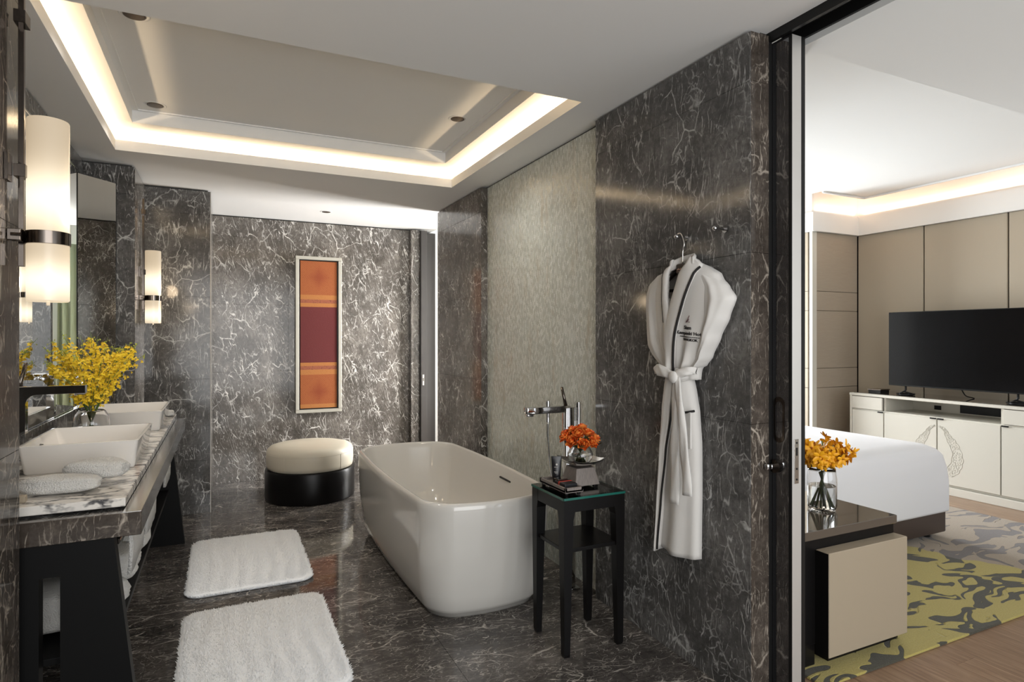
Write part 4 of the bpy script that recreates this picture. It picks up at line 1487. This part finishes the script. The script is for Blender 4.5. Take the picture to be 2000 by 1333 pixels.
rnd = random.Random(21)
sprays = []
for i in range(26):
    a = 2 * PI * i / 26 * 5 + rnd.uniform(-.25, .25)
    lean = rnd.uniform(.30, 1.0)
    hh = rnd.uniform(.36, .50) * (1.08 - .30 * lean)
    rr = .05 + .20 * lean
    sprays.append((a, rr, hh))
sprays += [(PI * 1.02, .34, .33), (PI * 1.08, .30, .40), (PI * 0.9, .26, .44), (0.05, .24, .36), (-.3, .23, .42)]
where = ['upright', 'leaning left', 'leaning right', 'leaning forward']
for i, (a, rr, hh) in enumerate(sprays):
    ca_, sa_ = math.cos(a), math.sin(a)
    # keep the bouquet in front of the mirror
    if OVX + rr * ca_ < -.805:
        rr = (OVX + .805) / -ca_
    b0 = Vector((OVX - .028 * ca_, OVY - .028 * sa_, SL + .014))
    b1 = Vector((OVX + .024 * ca_, OVY + .024 * sa_, SL + .165))
    b2 = Vector((OVX + .55 * rr * ca_, OVY + .55 * rr * sa_, SL + .12 + .62 * hh))
    b3 = Vector((OVX + rr * ca_, OVY + rr * sa_, SL + .09 + hh))
    side = 'reaching toward the mirror' if ca_ < -.5 else 'reaching toward the room' if ca_ > .5 else 'reaching toward the far basin' if sa_ > 0 else 'reaching toward the near basin'
    r = thing('orchid_spray', 'yellow orchid spray in the vanity vase, ' + side, 'flower', b0, 'yellow orchid sprays on the vanity, ' + side)
    path = smooth_path([b0, b1, b2, b3], 18)
    bm = bmesh.new()
    tube(bm, path, [.0026 - .0017 * k / 18 for k in range(19)], 5)
    obj('stem', bm, M['stem'], r, True)
    bm = bmesh.new()
    bb = bmesh.new()
    for k in range(60):
        u = rnd.uniform(.44, 1.0)
        p = path[min(18, int(u * 18))]
        off = Vector((rnd.uniform(-1, 1), rnd.uniform(-1, 1), rnd.uniform(-.8, .8))) * (.052 * (1.25 - u))
        q = p + off
        if q.x < -.815:
            continue
        if u > .93 or rnd.random() < .10:
            lathe(bb, [(.0005, -.004), (.0028, 0), (.0005, .004)], q, 5)
            tube(bb, [p, q], .0006, 3)
        else:
            blossom(bm, q, off + Vector((.3, -.9, .35)) * .03, rnd.uniform(.010, .0175), rnd)
    obj('blossoms', bm, [M['yellow'], M['amber_dark']], r, kind='stuff')
    obj('buds', bb, M['bud'], r, kind='stuff')

# ------------------------------------------------------------------ bathrobe, hanger and hooks
def hook(label, y, z):
    t = thing('robe_hook', label, 'hook', (1.81, y, z), 'chrome robe hooks')
    bm = bmesh.new()
    cyl(bm, (1.8095, y, z), (1.802, y, z), .014, 20)
    obj('rosette', bm, M['chrome'], t, True, 40)
    bm = bmesh.new()
    tube(bm, [(1.803, y, z), (1.765, y, z), (1.755, y, z)], [.006, .006, .008], 12)
    lathe(bm, [(.001, -.011), (.009, -.006), (.011, 0), (.009, .006), (.001, .011)], (1.750, y, z), 16)
    obj('peg', bm, M['chrome'], t, True, 40)


hook('chrome robe hook holding the white bathrobe', 2.035, 1.832)
hook('empty chrome robe hook to the right of the bathrobe', 1.812, 1.832)

HY = 1.965
hanger = t = thing('coat_hanger', 'dark wooden hanger with steel hook inside the bathrobe', 'hanger', (1.755, HY, 1.62))
bm = bmesh.new()
tube(bm, smooth_path([(1.765, HY, 1.715), (1.765, HY, 1.765), (1.764, HY - .010, 1.80), (1.764, HY + .008, 1.842), (1.764, HY + .028, 1.846), (1.764, HY + .036, 1.836)], 26), .0028, 8)
obj('wire_hook', bm, M['steel'], t, True)
bm = bmesh.new()
tube(bm, smooth_path([(1.788, HY + .14, 1.645), (1.785, HY + .08, 1.680), (1.778, HY, 1.700), (1.785, HY - .09, 1.672), (1.788, HY - .14, 1.640)], 24), .0075, 10, 1.6)
obj('shoulder_bar', bm, M['hanger'], t, True)
obj('cross_bar', box(1.774, 1.786, HY - .13, HY + .13, 1.600, 1.613, .003), M['hanger'], t)
obj('centre_block', box(1.757, 1.772, HY - .032, HY + .034, 1.668, 1.716, .006), M['hanger'], t)
bm = bmesh.new()
for k in range(7):
    bx(bm, 1.7555, 1.7575, HY + .022 - k * .007, HY + .027 - k * .007, 1.688, 1.694 + .003 * (k % 2))
bx(bm, 1.7555, 1.7575, HY - .025, HY + .03, 1.681, 1.683)
obj('printed_mark', bm, M['gold'], t)

robe = thing('bathrobe', 'white hotel bathrobe with black piping tied at the waist', 'bathrobe', (1.74, 1.97, .47))


def lerp(tab, z):
    for (z0, v0), (z1, v1) in zip(tab, tab[1:]):
        if z0 >= z >= z1:
            k = (z0 - z) / (z0 - z1)
            k = k * k * (3 - 2 * k) * .5 + k * .5
            return v0 + (v1 - v0) * k
    return tab[0][1] if z > tab[0][0] else tab[-1][1]


TL = [(1.715, 2.035), (1.70, 2.085), (1.685, 2.125), (1.655, 2.165), (1.60, 2.175), (1.50, 2.160), (1.40, 2.135), (1.32, 2.09), (1.26, 2.062), (1.225, 2.060)]
TR = [(1.715, 1.895), (1.70, 1.865), (1.685, 1.825), (1.655, 1.775), (1.60, 1.745), (1.50, 1.762), (1.40, 1.800), (1.32, 1.848), (1.26, 1.888), (1.225, 1.892)]
TD = [(1.715, .045), (1.66, .062), (1.55, .074), (1.42, .078), (1.30, .070), (1.225, .064)]


def xfront(y, z):
    l, r, d = lerp(TL, z), lerp(TR, z), lerp(TD, z)
    s = max(-1, min(1, (y - (l + r) / 2) / ((l - r) / 2)))
    f = (1 - abs(s) ** 2.8) ** .5
    pull = max(0.0, (1.50 - z) / .28)
    fold = .010 * math.sin(s * 9.0 + 1.6 * z * 6) * min(1, pull) + .006 * math.sin(s * 17 + 3) * min(1, pull)
    return 1.795 - d * f - fold * f


bm = bmesh.new()
lps = []
NZ, NS = 44, 40
for j in range(NZ + 1):
    z = 1.712 - (1.712 - 1.225) * j / NZ
    l, r = lerp(TL, z), lerp(TR, z)
    fr = [(xfront(l + (r - l) * i / NS, z), l + (r - l) * i / NS, z) for i in range(NS + 1)]
    # the neckline opens in a V between the lapels
    bk = [(1.798, l + (r - l) * i / 10, z) for i in range(9, 0, -1)]
    lps.append(fr + bk)
rings(bm, lps)
# cut the V so that the dark hanger and the inside show
dead = []
VL = [(1.735, 2.022), (1.61, 2.018), (1.545, 2.003), (1.535, 1.996)]
VR = [(1.735, 1.915), (1.68, 1.935), (1.61, 1.957), (1.545, 1.982), (1.535, 1.990)]
for f in bm.faces:
    c = f.calc_center_median()
    if c.x < 1.79 and c.z > 1.54 and lerp(VR, c.z) < c.y < lerp(VL, c.z):
        dead.append(f)
bmesh.ops.delete(bm, geom=dead, context='FACES')
obj('torso', bm, M['robe'], robe, True)


def sleeve(outer, inner, z0, z1, bulge, back, ph):
    """a sleeve hanging flat beside the torso, turned in towards the belt; edge lines are (z, y) tables"""
    bm = bmesh.new()
    lps = []
    for j in range(41):
        k = j / 40
        z = z0 + (z1 - z0) * k
        a, b = lerp(outer, z), lerp(inner, z)
        fr = []
        for i in range(29):
            u = i / 28
            y = a + (b - a) * u
            w = u ** .55
            xi = xfront(b, z) + .004
            puff = bulge * math.sin(PI * u ** .75) * (.35 + .65 * min(1, k * 2.5)) * (1 - .35 * max(0, k - .75) * 4)
            fold = (.007 * math.sin(u * 9 + k * 2.6 + ph) + .004 * math.sin(u * 17 - k * 5)) * math.sin(PI * u) * (.15 + .85 * k)
            fr.append(((1 - w) * back + w * xi - puff - fold, y, z - .006 * math.sin(PI * u) * k))
        bk = [(back + .003, a + (b - a) * i / 6, z) for i in range(5, 0, -1)]
        lps.append(fr + bk)
    rings(bm, lps)
    return bm


obj('sleeve', sleeve([(1.700, 2.060), (1.678, 2.161), (1.638, 2.222), (1.587, 2.236), (1.469, 2.228), (1.365, 2.226), (1.333, 2.205), (1.284, 2.135), (1.268, 2.073)], [(1.700, 2.040), (1.66, 2.085), (1.60, 2.120), (1.50, 2.115), (1.40, 2.085), (1.32, 2.050), (1.268, 2.030)], 1.700, 1.270, .022, 1.797, 0.3), M['robe'], robe, True)
obj('sleeve', sleeve([(1.702, 1.890), (1.671, 1.824), (1.638, 1.770), (1.602, 1.735), (1.556, 1.700), (1.481, 1.734), (1.404, 1.780), (1.324, 1.826), (1.283, 1.862), (1.272, 1.895)], [(1.702, 1.905), (1.66, 1.860), (1.60, 1.825), (1.50, 1.822), (1.40, 1.845), (1.32, 1.880), (1.272, 1.915)], 1.702, 1.274, .024, 1.797, 1.7), M['robe'], robe, True)

# skirt: the under panel at the right, the over panel at the left with its piped edge
SLF = [(1.235, 2.055), (1.194, 2.068), (1.093, 2.084), (.867, 2.100), (.613, 2.115), (.44, 2.126)]
SRT = [(1.235, 1.936), (1.156, 1.915), (1.087, 1.900), (.949, 1.888), (.786, 1.887), (.46, 1.892)]
SED = [(1.235, 1.992), (1.175, 2.004), (1.077, 2.020), (.901, 2.056), (.686, 2.082), (.45, 2.110)]   # the piped edge


def skirt(ylf, yrf, z0, z1, depth, back, ph, wav):
    bm = bmesh.new()
    lps = []
    for j in range(37):
        z = z0 + (z1 - z0) * j / 36
        l, r = ylf(z), yrf(z)
        fr = []
        for i in range(25):
            s = i / 12 - 1
            f = (1 - abs(s) ** 4.0) ** .5
            k = (z0 - z) / (z0 - z1)
            x = back - depth * f - wav * f * math.sin(s * 5.5 + ph + k * .8) * (.4 + k * .6)
            fr.append((x, l + (r - l) * i / 24, z - .012 * math.sin(PI * i / 24) * k))
        bk = [(back, l + (r - l) * i / 6, z) for i in range(5, 0, -1)]
        lps.append(fr + bk)
    rings(bm, lps)
    return bm


obj('skirt_panel', skirt(lambda z: lerp(SED, z) + .022, lambda z: lerp(SRT, z), 1.24, .478, .052, 1.797, .6, .010), M['robe'], robe, True)
obj('skirt_panel', skirt(lambda z: lerp(SLF, z) + .004, lambda z: lerp(SED, z) - .004, 1.24, .462, .046, 1.778, 2.2, .003), M['robe'], robe, True)
bm = bmesh.new()
tube(bm, [(1.739 + .003 * math.sin(z * 8), lerp(SED, z) - .003, z) for z in [1.23 - .768 * k / 30 for k in range(31)]], .0045, 8)
obj('skirt_piping', bm, M['piping'], robe, True)
# pocket
bm = bmesh.new()
bx(bm, 1.7365, 1.746, 1.892, 1.950, .940, 1.092, .003)
pk = obj('pocket', bm, M['robe'], robe)
bm = bmesh.new()
tube(bm, [(1.7345, 1.955, 1.086), (1.7345, 1.92, 1.089), (1.748, 1.882, 1.098)], .0048, 8)
obj('pocket_piping', bm, M['piping'], pk, True)


def strip(pathL, pathR, xoff, th, n=30, m=6, follow=True, puff=.006):
    """a band of cloth between two edge lines given as (y, z) lists"""
    A = smooth_path([(0, p[0], p[1]) for p in pathL], n)
    B = smooth_path([(0, p[0], p[1]) for p in pathR], n)
    lps = []
    for a, b in zip(A, B):
        fr, bk = [], []
        for i in range(m + 1):
            p = a + (b - a) * i / m
            x = xfront(p.y, min(p.z, 1.71)) if follow else 0
            x = min(x, 1.772)
            e = puff * math.sin(PI * i / m) ** .6
            fr.append((x - xoff - e, p.y, p.z))
            bk.append((x - xoff + th, p.y, p.z))
        lps.append(fr + bk[::-1])
    bm = bmesh.new()
    rings(bm, lps)
    return bm


# shawl collar: left lapel goes under, right lapel crosses over down to the belt
la = [(2.040, 1.722), (2.058, 1.700), (2.054, 1.66), (2.044, 1.575), (2.030, 1.48), (2.015, 1.40)]
lb = [(2.006, 1.735), (2.020, 1.705), (2.019, 1.65), (2.016, 1.600), (2.000, 1.535), (1.985, 1.47)]
obj('lapel', strip(la, lb, .012, .010), M['robe'], robe, True)
ra = [(1.906, 1.737), (1.939, 1.682), (1.961, 1.611), (1.983, 1.541), (2.012, 1.452), (2.028, 1.367), (2.030, 1.255)]
rb = [(1.872, 1.718), (1.850, 1.688), (1.882, 1.611), (1.905, 1.548), (1.935, 1.462), (1.957, 1.368), (1.974, 1.255)]
obj('lapel', strip(ra, rb, .016, .012), M['robe'], robe, True)
bm = bmesh.new()
tube(bm, [(min(xfront(p.y, p.z), 1.772) - .018, p.y - .003, p.z) for p in smooth_path([(0, q[0], q[1]) for q in rb[1:]], 30)], .0052, 8)
obj('lapel_piping', bm, M['piping'], robe, True)
bm = bmesh.new()
tube(bm, [(min(xfront(p.y, p.z), 1.772) - .012, p.y + .003, p.z) for p in smooth_path([(0, 2.058, 1.69), (0, 2.052, 1.64), (0, 2.044, 1.57), (0, 2.028, 1.465)], 16)], .0014, 6)
obj('lapel_seam', bm, M['piping'], robe, True)
# back of the collar standing behind the neck
bm = bmesh.new()
cp = smooth_path([(1.750, 2.026, 1.722), (1.778, 2.005, 1.738), (1.790, 1.960, 1.746), (1.784, 1.920, 1.746), (1.752, 1.888, 1.732)], 20)
rings(bm, [[(p.x - .010, p.y, p.z - .035), (p.x - .010, p.y, p.z), (p.x, p.y, p.z + .008), (p.x + .008, p.y, p.z), (p.x + .008, p.y, p.z - .035)] for p in cp])
obj('collar_back', bm, M['robe'], robe, True)
# belt: band, bow loop, knot, two tails
bm = bmesh.new()
wz = 1.245
lps = []
for k in range(25):
    s = k / 12 - 1
    y = 1.985 - s * .078
    x = 1.722 + .065 * abs(s) ** 3.2
    tz = wz + .004 * math.sin(k * .9)
    lps.append([(x - .006, y, tz - .024), (x - .011, y, tz), (x - .006, y, tz + .024), (x + .004, y, tz + .024), (x + .004, y, tz - .024)])
rings(bm, lps)
obj('belt_band', bm, M['robe'], robe, True)


def ribbon(pts, widths, th, m, name='belt_tail', xw=0.0, dirs=None):
    P = [q + Vector((.030, 0, 0)) for q in smooth_path(pts, 26)]
    lps = []
    for k, p in enumerate(P):
        u = k / 26 * (len(widths) - 1)
        i = min(int(u), len(widths) - 2)
        wd = widths[i] + (widths[i + 1] - widths[i]) * (u - i)
        tn = (P[min(k + 1, 26)] - P[max(k - 1, 0)]).normalized()
        sd = tn.cross(Vector((1, 0, 0))).normalized()
        fr = [p + sd * (wd * v) + Vector((-.004 * (1 - v * v * 4) + .003 * math.sin(k * .5 + v * 6), 0, 0)) for v in (-.5, -.25, 0, .25, .5)]
        bk = [q + Vector((th, 0, 0)) for q in reversed(fr)]
        lps.append(fr + bk)
    bm = bmesh.new()
    rings(bm, lps)
    return obj(name, bm, m, robe, True)


ribbon([(1.672, 1.942, 1.235), (1.668, 1.945, 1.10), (1.672, 1.950, .95), (1.676, 1.955, .82), (1.676, 1.960, .705)], [.030, .040, .046, .048, .050], .007, M['robe'])
ribbon([(1.668, 1.930, 1.235), (1.662, 1.908, 1.12), (1.664, 1.890, .98), (1.668, 1.880, .86), (1.670, 1.873, .757)], [.028, .036, .042, .048, .050], .007, M['robe'])
ribbon([(1.664, 1.955, 1.242), (1.655, 2.00, 1.254), (1.660, 2.045, 1.262), (1.672, 2.080, 1.258)], [.028, .044, .050, .030], .010, M['robe'], 'belt_loop')
ribbon([(1.668, 1.945, 1.240), (1.672, 1.915, 1.254), (1.688, 1.885, 1.264), (1.715, 1.872, 1.264)], [.030, .036, .034, .028], .010, M['robe'], 'belt_loop')
bm = bmesh.new()
lathe(bm, [(.001, -.026), (.016, -.020), (.024, -.004), (.022, .012), (.012, .022), (.001, .026)], (0, 0, 0), 14, .55, 1.0)
bmesh.ops.transform(bm, matrix=Matrix.Translation((1.690, 1.945, 1.236)) @ Matrix.Rotation(.35, 4, 'X'), verts=bm.verts[:])
obj('belt_knot', bm, M['robe'], robe, True)


def lettering(body, y0, z0, size, name, m, tilt, weight=0.0, bold=0.0):
    """flat embroidered words laid on the chest; text runs toward -Y"""
    cu = bpy.data.curves.new('words', 'FONT')
    cu.body = body
    cu.size = size
    cu.align_x = 'CENTER'
    cu.offset = bold
    cu.extrude = .0006
    cu.resolution_u = 3
    ob = bpy.data.objects.new('words', cu)
    COL.objects.link(ob)
    dg = bpy.context.evaluated_depsgraph_get()
    me = bpy.data.meshes.new_from_object(ob.evaluated_get(dg))
    bpy.data.objects.remove(ob)
    c, s = math.cos(tilt), math.sin(tilt)
    for v in me.vertices:
        a, b, e = v.co
        y = y0 - (a * c - b * s)
        z = z0 + (a * s + b * c)
        v.co = (xfront(y, z) - .0016 - e, y, z)
    me.materials.clear()
    return obj(name, me, m, robe)


LY = 1.880
lettering('Siam', LY + .012, 1.434, .022, 'embroidered_word', M['stitch'], -.10, bold=.0003)
lettering('Kempinski Hotel', LY + .004, 1.411, .0195, 'embroidered_word', M['stitch'], -.10, bold=.0003)
lettering('BANGKOK', LY + .004, 1.386, .0145, 'embroidered_word', M['stitch'], -.10, bold=.0003)
bm = bmesh.new()
for k in range(12):
    y = LY + .052 - k * .0082
    z = 1.4070 - k * .00082
    x = xfront(y, z) - .0018
    bx(bm, x - .0008, x + .0008, y - .0043, y + .0043, z - .0014, z + .0014)
obj('embroidered_rule', bm, M['stitch'], robe)
bm = bmesh.new()
for pts, r in (([(.010, .000), (.000, .012), (-.008, .026)], .0013), ([(.010, .000), (-.002, .006), (-.006, .012)], .0009), ([(.012, -.001), (.002, .001), (-.010, .000)], .0009), ([(.004, .007), (-.004, .010)], .0008)):
    tube(bm, [(xfront(LY + .010 + a, 1.464 + b) - .0015, LY + .010 + a, 1.464 + b) for a, b in pts], r, 5)
obj('embroidered_emblem', bm, M['stitch_red'], robe)
robe.location.y += .042
hanger.location.y += .048

# ------------------------------------------------------------------ bedroom: rug, bed, nightstand, orchids
r = obj('rug', box(2.16, 5.40, 1.640, 4.95, 0.0005, 0.012, .004), M['rug'])
tag(r, 'yellow and taupe rug with carved dark leaf shapes', 'rug')
RZ = .0125
t = thing('bed', 'wide bed made up in smooth white linen on a dark base', 'bed', (3.33, 3.45, RZ))
bm = bmesh.new()
bx(bm, 2.14, 4.545, 2.505, 4.30, .048, .26, .012)
obj('bed_base', bm, M['leather_brown'], t, True, 40)
for xx, yy in ((4.43, 2.57), (4.43, 4.22), (2.25, 2.57), (2.25, 4.22)):
    bm = bmesh.new()
    cyl(bm, (xx, yy, RZ), (xx, yy, .05), .022, 14, .026)
    obj('leg', bm, M['dark_metal'], t)
bm = bmesh.new()
cx, cy = 3.35, 3.4
lps = []
for z, d, rr in ((.196, .000, .035), (.21, -.004, .04), (.40, -.006, .05), (.50, .000, .06), (.585, .012, .08), (.622, .032, .10), (.645, .070, .13), (.657, .16, .18), (.663, .35, .3), (.665, .70, .2)):
    lps.append([(p[0], p[1] + .004 * math.sin(p[0] * 5), p[2] + (.006 * math.sin(p[0] * 3 + p[1] * 2) if z < .25 else 0)) for p in rrect(cx, cy, 1.225 - d, .905 - d, z, rr, 8)])
rings(bm, lps)
obj('linen_cover', bm, M['linen'], t, True)
bm = bmesh.new()
bx(bm, 2.102, 2.138, 2.45, 4.36, .013, 1.15, .012)
obj('headboard', bm, M['uphol'], t)

t = thing('nightstand', 'black glass nightstand with a beige lacquer panel by the bed', 'nightstand', (2.45, 2.05, RZ))
bm = bmesh.new()
bx(bm, 2.11, 2.795, 1.765, 2.40, .10, .545, .003)
obj('carcass', bm, M['black_lacquer'], t)
obj('plinth', box(2.34, 2.815, 1.760, 2.38, RZ, .10), M['black_lacquer'], t)
obj('top', box(2.105, 2.803, 1.755, 2.405, .5455, .583, .002, 1), M['cab_top'], t)
obj('front_panel', box(2.268, 2.790, 1.700, 1.7645, .066, .502, .003, 1), M['beige_lacquer'], t)
obj('side_rail', box(2.205, 2.265, 1.7655, 1.80, RZ, .545, .002, 1), M['black_lacquer'], t)
obj('panel_side', box(2.2655, 2.2678, 1.703, 1.7645, .068, .500), M['black_lacquer'], t)

NV = (2.570, 1.965, .5835)
t = thing('orchid_vase', 'clear cylinder vase of amber orchids on the nightstand', 'vase', NV)
bm = bmesh.new()
po = [(.0001, 0), (.045, 0), (.058, .004), (.064, .02), (.065, .15), (.060, .185), (.057, .20), (.0545, .20), (.0575, .184), (.0622, .15), (.0612, .022), (.055, .010), (.0001, .009)]
lathe(bm, po, NV, 48)
obj('glass_body', bm, M['glass'], t, True)
bm = bmesh.new()
lathe(bm, [(.0001, .0105), (.0545, .0115), (.0600, .023), (.0608, .115), (.0001, .115)], NV, 40)
obj('water', bm, M['water'], t, True, 50)
rnd = random.Random(5)
sides = {0: 'front', 1: 'back', 2: 'left', 3: 'right', 4: 'top'}
flower_meshes = []
for k in range(4):
    bm = bmesh.new()
    for i in range(5):
        a = 2 * PI * i / 5 + .2 * k
        rd = Vector((math.cos(a), math.sin(a), 0))
        sd = Vector((-math.sin(a), math.cos(a), 0))
        petal(bm, rd * .003, (rd + Vector((0, 0, .35))), sd, .030, .019, -.15, -.1, 0, 3)
    petal(bm, (0, 0, .002), (0, .3, 1), (1, 0, 0), .014, .010, .2, .2, 1, 3)
    bmesh.ops.recalc_face_normals(bm, faces=bm.faces[:])
    me = bpy.data.meshes.new('blossom')
    bm.to_mesh(me)
    bm.free()
    me.materials.append(M['amber'])
    me.materials.append(M['amber_dark'])
    flower_meshes.append(me)
for i in range(13):
    if i == 12:
        a, rr = 0, 0.0
    else:
        a, rr = 2 * PI * i / 12, (.118 if i % 2 else .080)
    ca_, sa_ = math.cos(a), math.sin(a)
    b0 = Vector((NV[0] - .038 * ca_, NV[1] - .038 * sa_, NV[2] + .016))
    b1 = Vector((NV[0] + .022 * ca_, NV[1] + .022 * sa_, NV[2] + .20))
    b2 = Vector((NV[0] + rr * ca_, NV[1] + rr * sa_, NV[2] + .325 - rr * .35))
    side = 'at the top of the bunch' if i == 12 else 'toward the bed' if sa_ > .6 else 'toward the camera' if sa_ < -.6 else 'toward the sliding door' if ca_ < 0 else 'toward the television'
    r = thing('orchid_spray', 'amber orchid spray in the nightstand vase, ' + side, 'flower', b0, 'amber orchid stems, ' + side)
    path = smooth_path([b0, b1, b2], 14)
    bm = bmesh.new()
    tube(bm, path, .0032, 6)
    obj('stem', bm, M['stem'], r, True)
    for k in range(10):
        u = .66 + .34 * k / 9
        p = path[min(14, int(u * 14))]
        off = Vector((rnd.uniform(-1, 1) + ca_ * .5, rnd.uniform(-1, 1) + sa_ * .5 - .2, rnd.uniform(-.5, .9))).normalized()
        o = bpy.data.objects.new('blossom', flower_meshes[rnd.randrange(4)])
        o.parent = r
        o.location = p + off * .026 - world_loc(r)
        o.rotation_euler = off.to_track_quat('Z', 'Y').to_euler()
        sc = rnd.uniform(.9, 1.2)
        o.scale = (sc, sc, sc)
        COL.objects.link(o)

# ------------------------------------------------------------------ television cabinet
CX, CY0, CY1, CZ = 5.82, 2.44, 4.127, .838
t = thing('media_cabinet', 'ivory lacquer media cabinet with carved doors under the television', 'cabinet', (6.06, 3.28, 0))
bm = bmesh.new()
bx(bm, CX, 6.296, CY1 - .022, CY1, .0, CZ - .004)
bx(bm, CX, 6.296, CY0, CY0 + .022, .0, CZ - .004)
bx(bm, CX + .03, 6.296, CY0, CY1, .0, .075)
bx(bm, CX + .015, 6.296, CY0, CY1, .655, .680)
bx(bm, 6.27, 6.296, CY0 + .02, CY1 - .02, .06, CZ - .02)
bx(bm, CX + .02, 6.28, 3.765, 3.785, .675, CZ - .02)
bx(bm, CX + .02, 6.28, 2.775, 2.795, .675, CZ - .02)
bx(bm, CX + .022, 6.28, CY0 + .02, CY1 - .02, .075, .09)
obj('carcass', bm, M['cabinet'], t)
obj('plinth', box(CX - .006, 6.296, CY0 - .002, CY1 + .002, 0, .070, .003, 1), M['cabinet'], t)
obj('top_board', box(CX - .004, 6.298, CY0 - .004, CY1 + .004, CZ - .026, CZ, .003, 1), M['cabinet'], t)
obj('glass_top', box(CX + .03, 6.296, CY0 + .02, CY1 - .02, CZ + .0003, CZ + .004), M['cab_top'], t)
doors = [(3.774, 4.103), (3.286, 3.771), (2.788, 3.283), (2.464, 2.785)]
for i, (a, b) in enumerate(doors):
    dz = obj('door', box(CX - .003, CX + .018, a + .003, b - .003, .092, .668, .002, 1), M['cabinet'], t)
    hy = (a + .005, a + .055) if i in (0, 1) else (b - .055, b - .005)
    if i == 1:
        hy = (a + .003, a + .055)
    obj('handle', box(CX - .014, CX - .002, hy[0], hy[1], .662, .674, .001, 1), M['dark_metal'], dz)
    if i in (1, 2):
        # carved half medallion: rim lines and scrolls
        bm = bmesh.new()
        sg = 1 if i == 1 else -1
        y0 = 3.2845
        xs = CX - .0035

        def ln(pts, r=.0017):
            tube(bm, [(xs, y0 + sg * p[0], p[1]) for p in pts], r, 5)
        outer = smooth_path([(.018, .605, 0), (.07, .585, 0), (.105, .535, 0), (.150, .49, 0), (.19, .42, 0), (.212, .33, 0), (.195, .25, 0), (.15, .185, 0), (.06, .155, 0)], 48)
        inner = smooth_path([(.018, .605, 0), (.055, .57, 0), (.07, .52, 0), (.095, .46, 0), (.125, .39, 0), (.12, .31, 0), (.09, .25, 0), (.04, .215, 0)], 40)
        ln([(p.x + .005 * math.sin(k * 1.5), p.y + .005 * math.cos(k * 1.5)) for k, p in enumerate(outer)])
        ln([(p.x + .003 * math.sin(k * 1.1), p.y) for k, p in enumerate(inner)])
        rr_ = random.Random(9)
        for k in range(20):
            u = (k + .6) / 20
            po_ = outer[int(u * 47)]
            pi_ = inner[int(u * 39)]
            for w_ in (.28, .72):
                c0 = po_ * (1 - w_) + pi_ * w_
                r0 = .020 * (.5 + u * .6)
                sg2 = 1 if (k + (w_ > .5)) % 2 else -1
                a0 = rr_.uniform(0, 6.28)
                ln([(c0.x + r0 * (1 - q / 16) * math.cos(a0 + sg2 * q * .5), c0.y + r0 * (1 - q / 16) * math.sin(a0 + sg2 * q * .5)) for q in range(14)], .0013)
        obj('carved_scroll', bm, M['cabinet_groove'], dz, True)
for a, b in ((3.790, 4.103), (2.464, 2.770)):
    obj('drawer', box(CX - .003, CX + .018, a, b, .684, .806, .002, 1), M['cabinet'], t)
obj('cable_port', box(6.262, 6.272, 3.50, 3.56, .70, .74), M['dark_metal'], t)
obj('rear_opening', box(6.262, 6.272, 2.99, 3.33, .69, .765), M['dark_metal'], t)

TVZ = CZ + .0045
t = thing('television', 'large black flat television standing on the ivory cabinet', 'television', (6.0, 3.19, TVZ))
bm = bmesh.new()
bx(bm, 5.955, 5.985, 2.565, 3.812, .930, 1.650, .004)
bx(bm, 5.98, 6.02, 2.75, 3.60, .97, 1.30, .01)
obj('housing', bm, M['dark_metal'], t)
obj('screen', box(5.9515, 5.957, 2.572, 3.805, .942, 1.643), M['screen'], t)
for yc in (3.655, 2.735):
    bm = bmesh.new()
    tube(bm, [(5.97, yc, .935), (5.97, yc, .895), (5.955, yc + .008, .875)], .009, 8)
    ring = [(5.955, yc - .075, TVZ + .010), (5.90, yc - .015, TVZ + .008), (5.90, yc + .015, TVZ + .008), (5.955, yc + .075, TVZ + .010), (6.02, yc + .055, TVZ + .010), (6.02, yc - .055, TVZ + .010), (5.955, yc - .075, TVZ + .010)]
    tube(bm, ring, .0075, 8)
    tube(bm, [(5.955, yc + .008, .878), (5.925, yc + .035, TVZ + .012)], .008, 8)
    tube(bm, [(5.955, yc + .008, .878), (6.0, yc - .05, TVZ + .012)], .008, 8)
    obj('stand_foot', bm, M['dark_metal'], t, True)
bm = bmesh.new()
tube(bm, smooth_path([(6.0, 3.195, .97), (6.05, 3.19, .90), (6.12, 3.20, .865), (6.20, 3.18, CZ + .008)], 14), .005, 6)
tag(obj('television_cable', bm, M['dark_metal'], None, True), 'black cable dropping behind the television', 'cable')
t = thing('storage_box', 'small low black box on the cabinet left of the television', 'box', (5.98, 3.93, TVZ))
obj('box_body', box(5.90, 6.04, 3.86, 3.985, TVZ, TVZ + .030, .002, 1), M['dark_metal'], t)
obj('box_lid', box(5.895, 6.045, 3.855, 3.99, TVZ + .0305, TVZ + .042, .002, 1), M['gunmetal'], t)
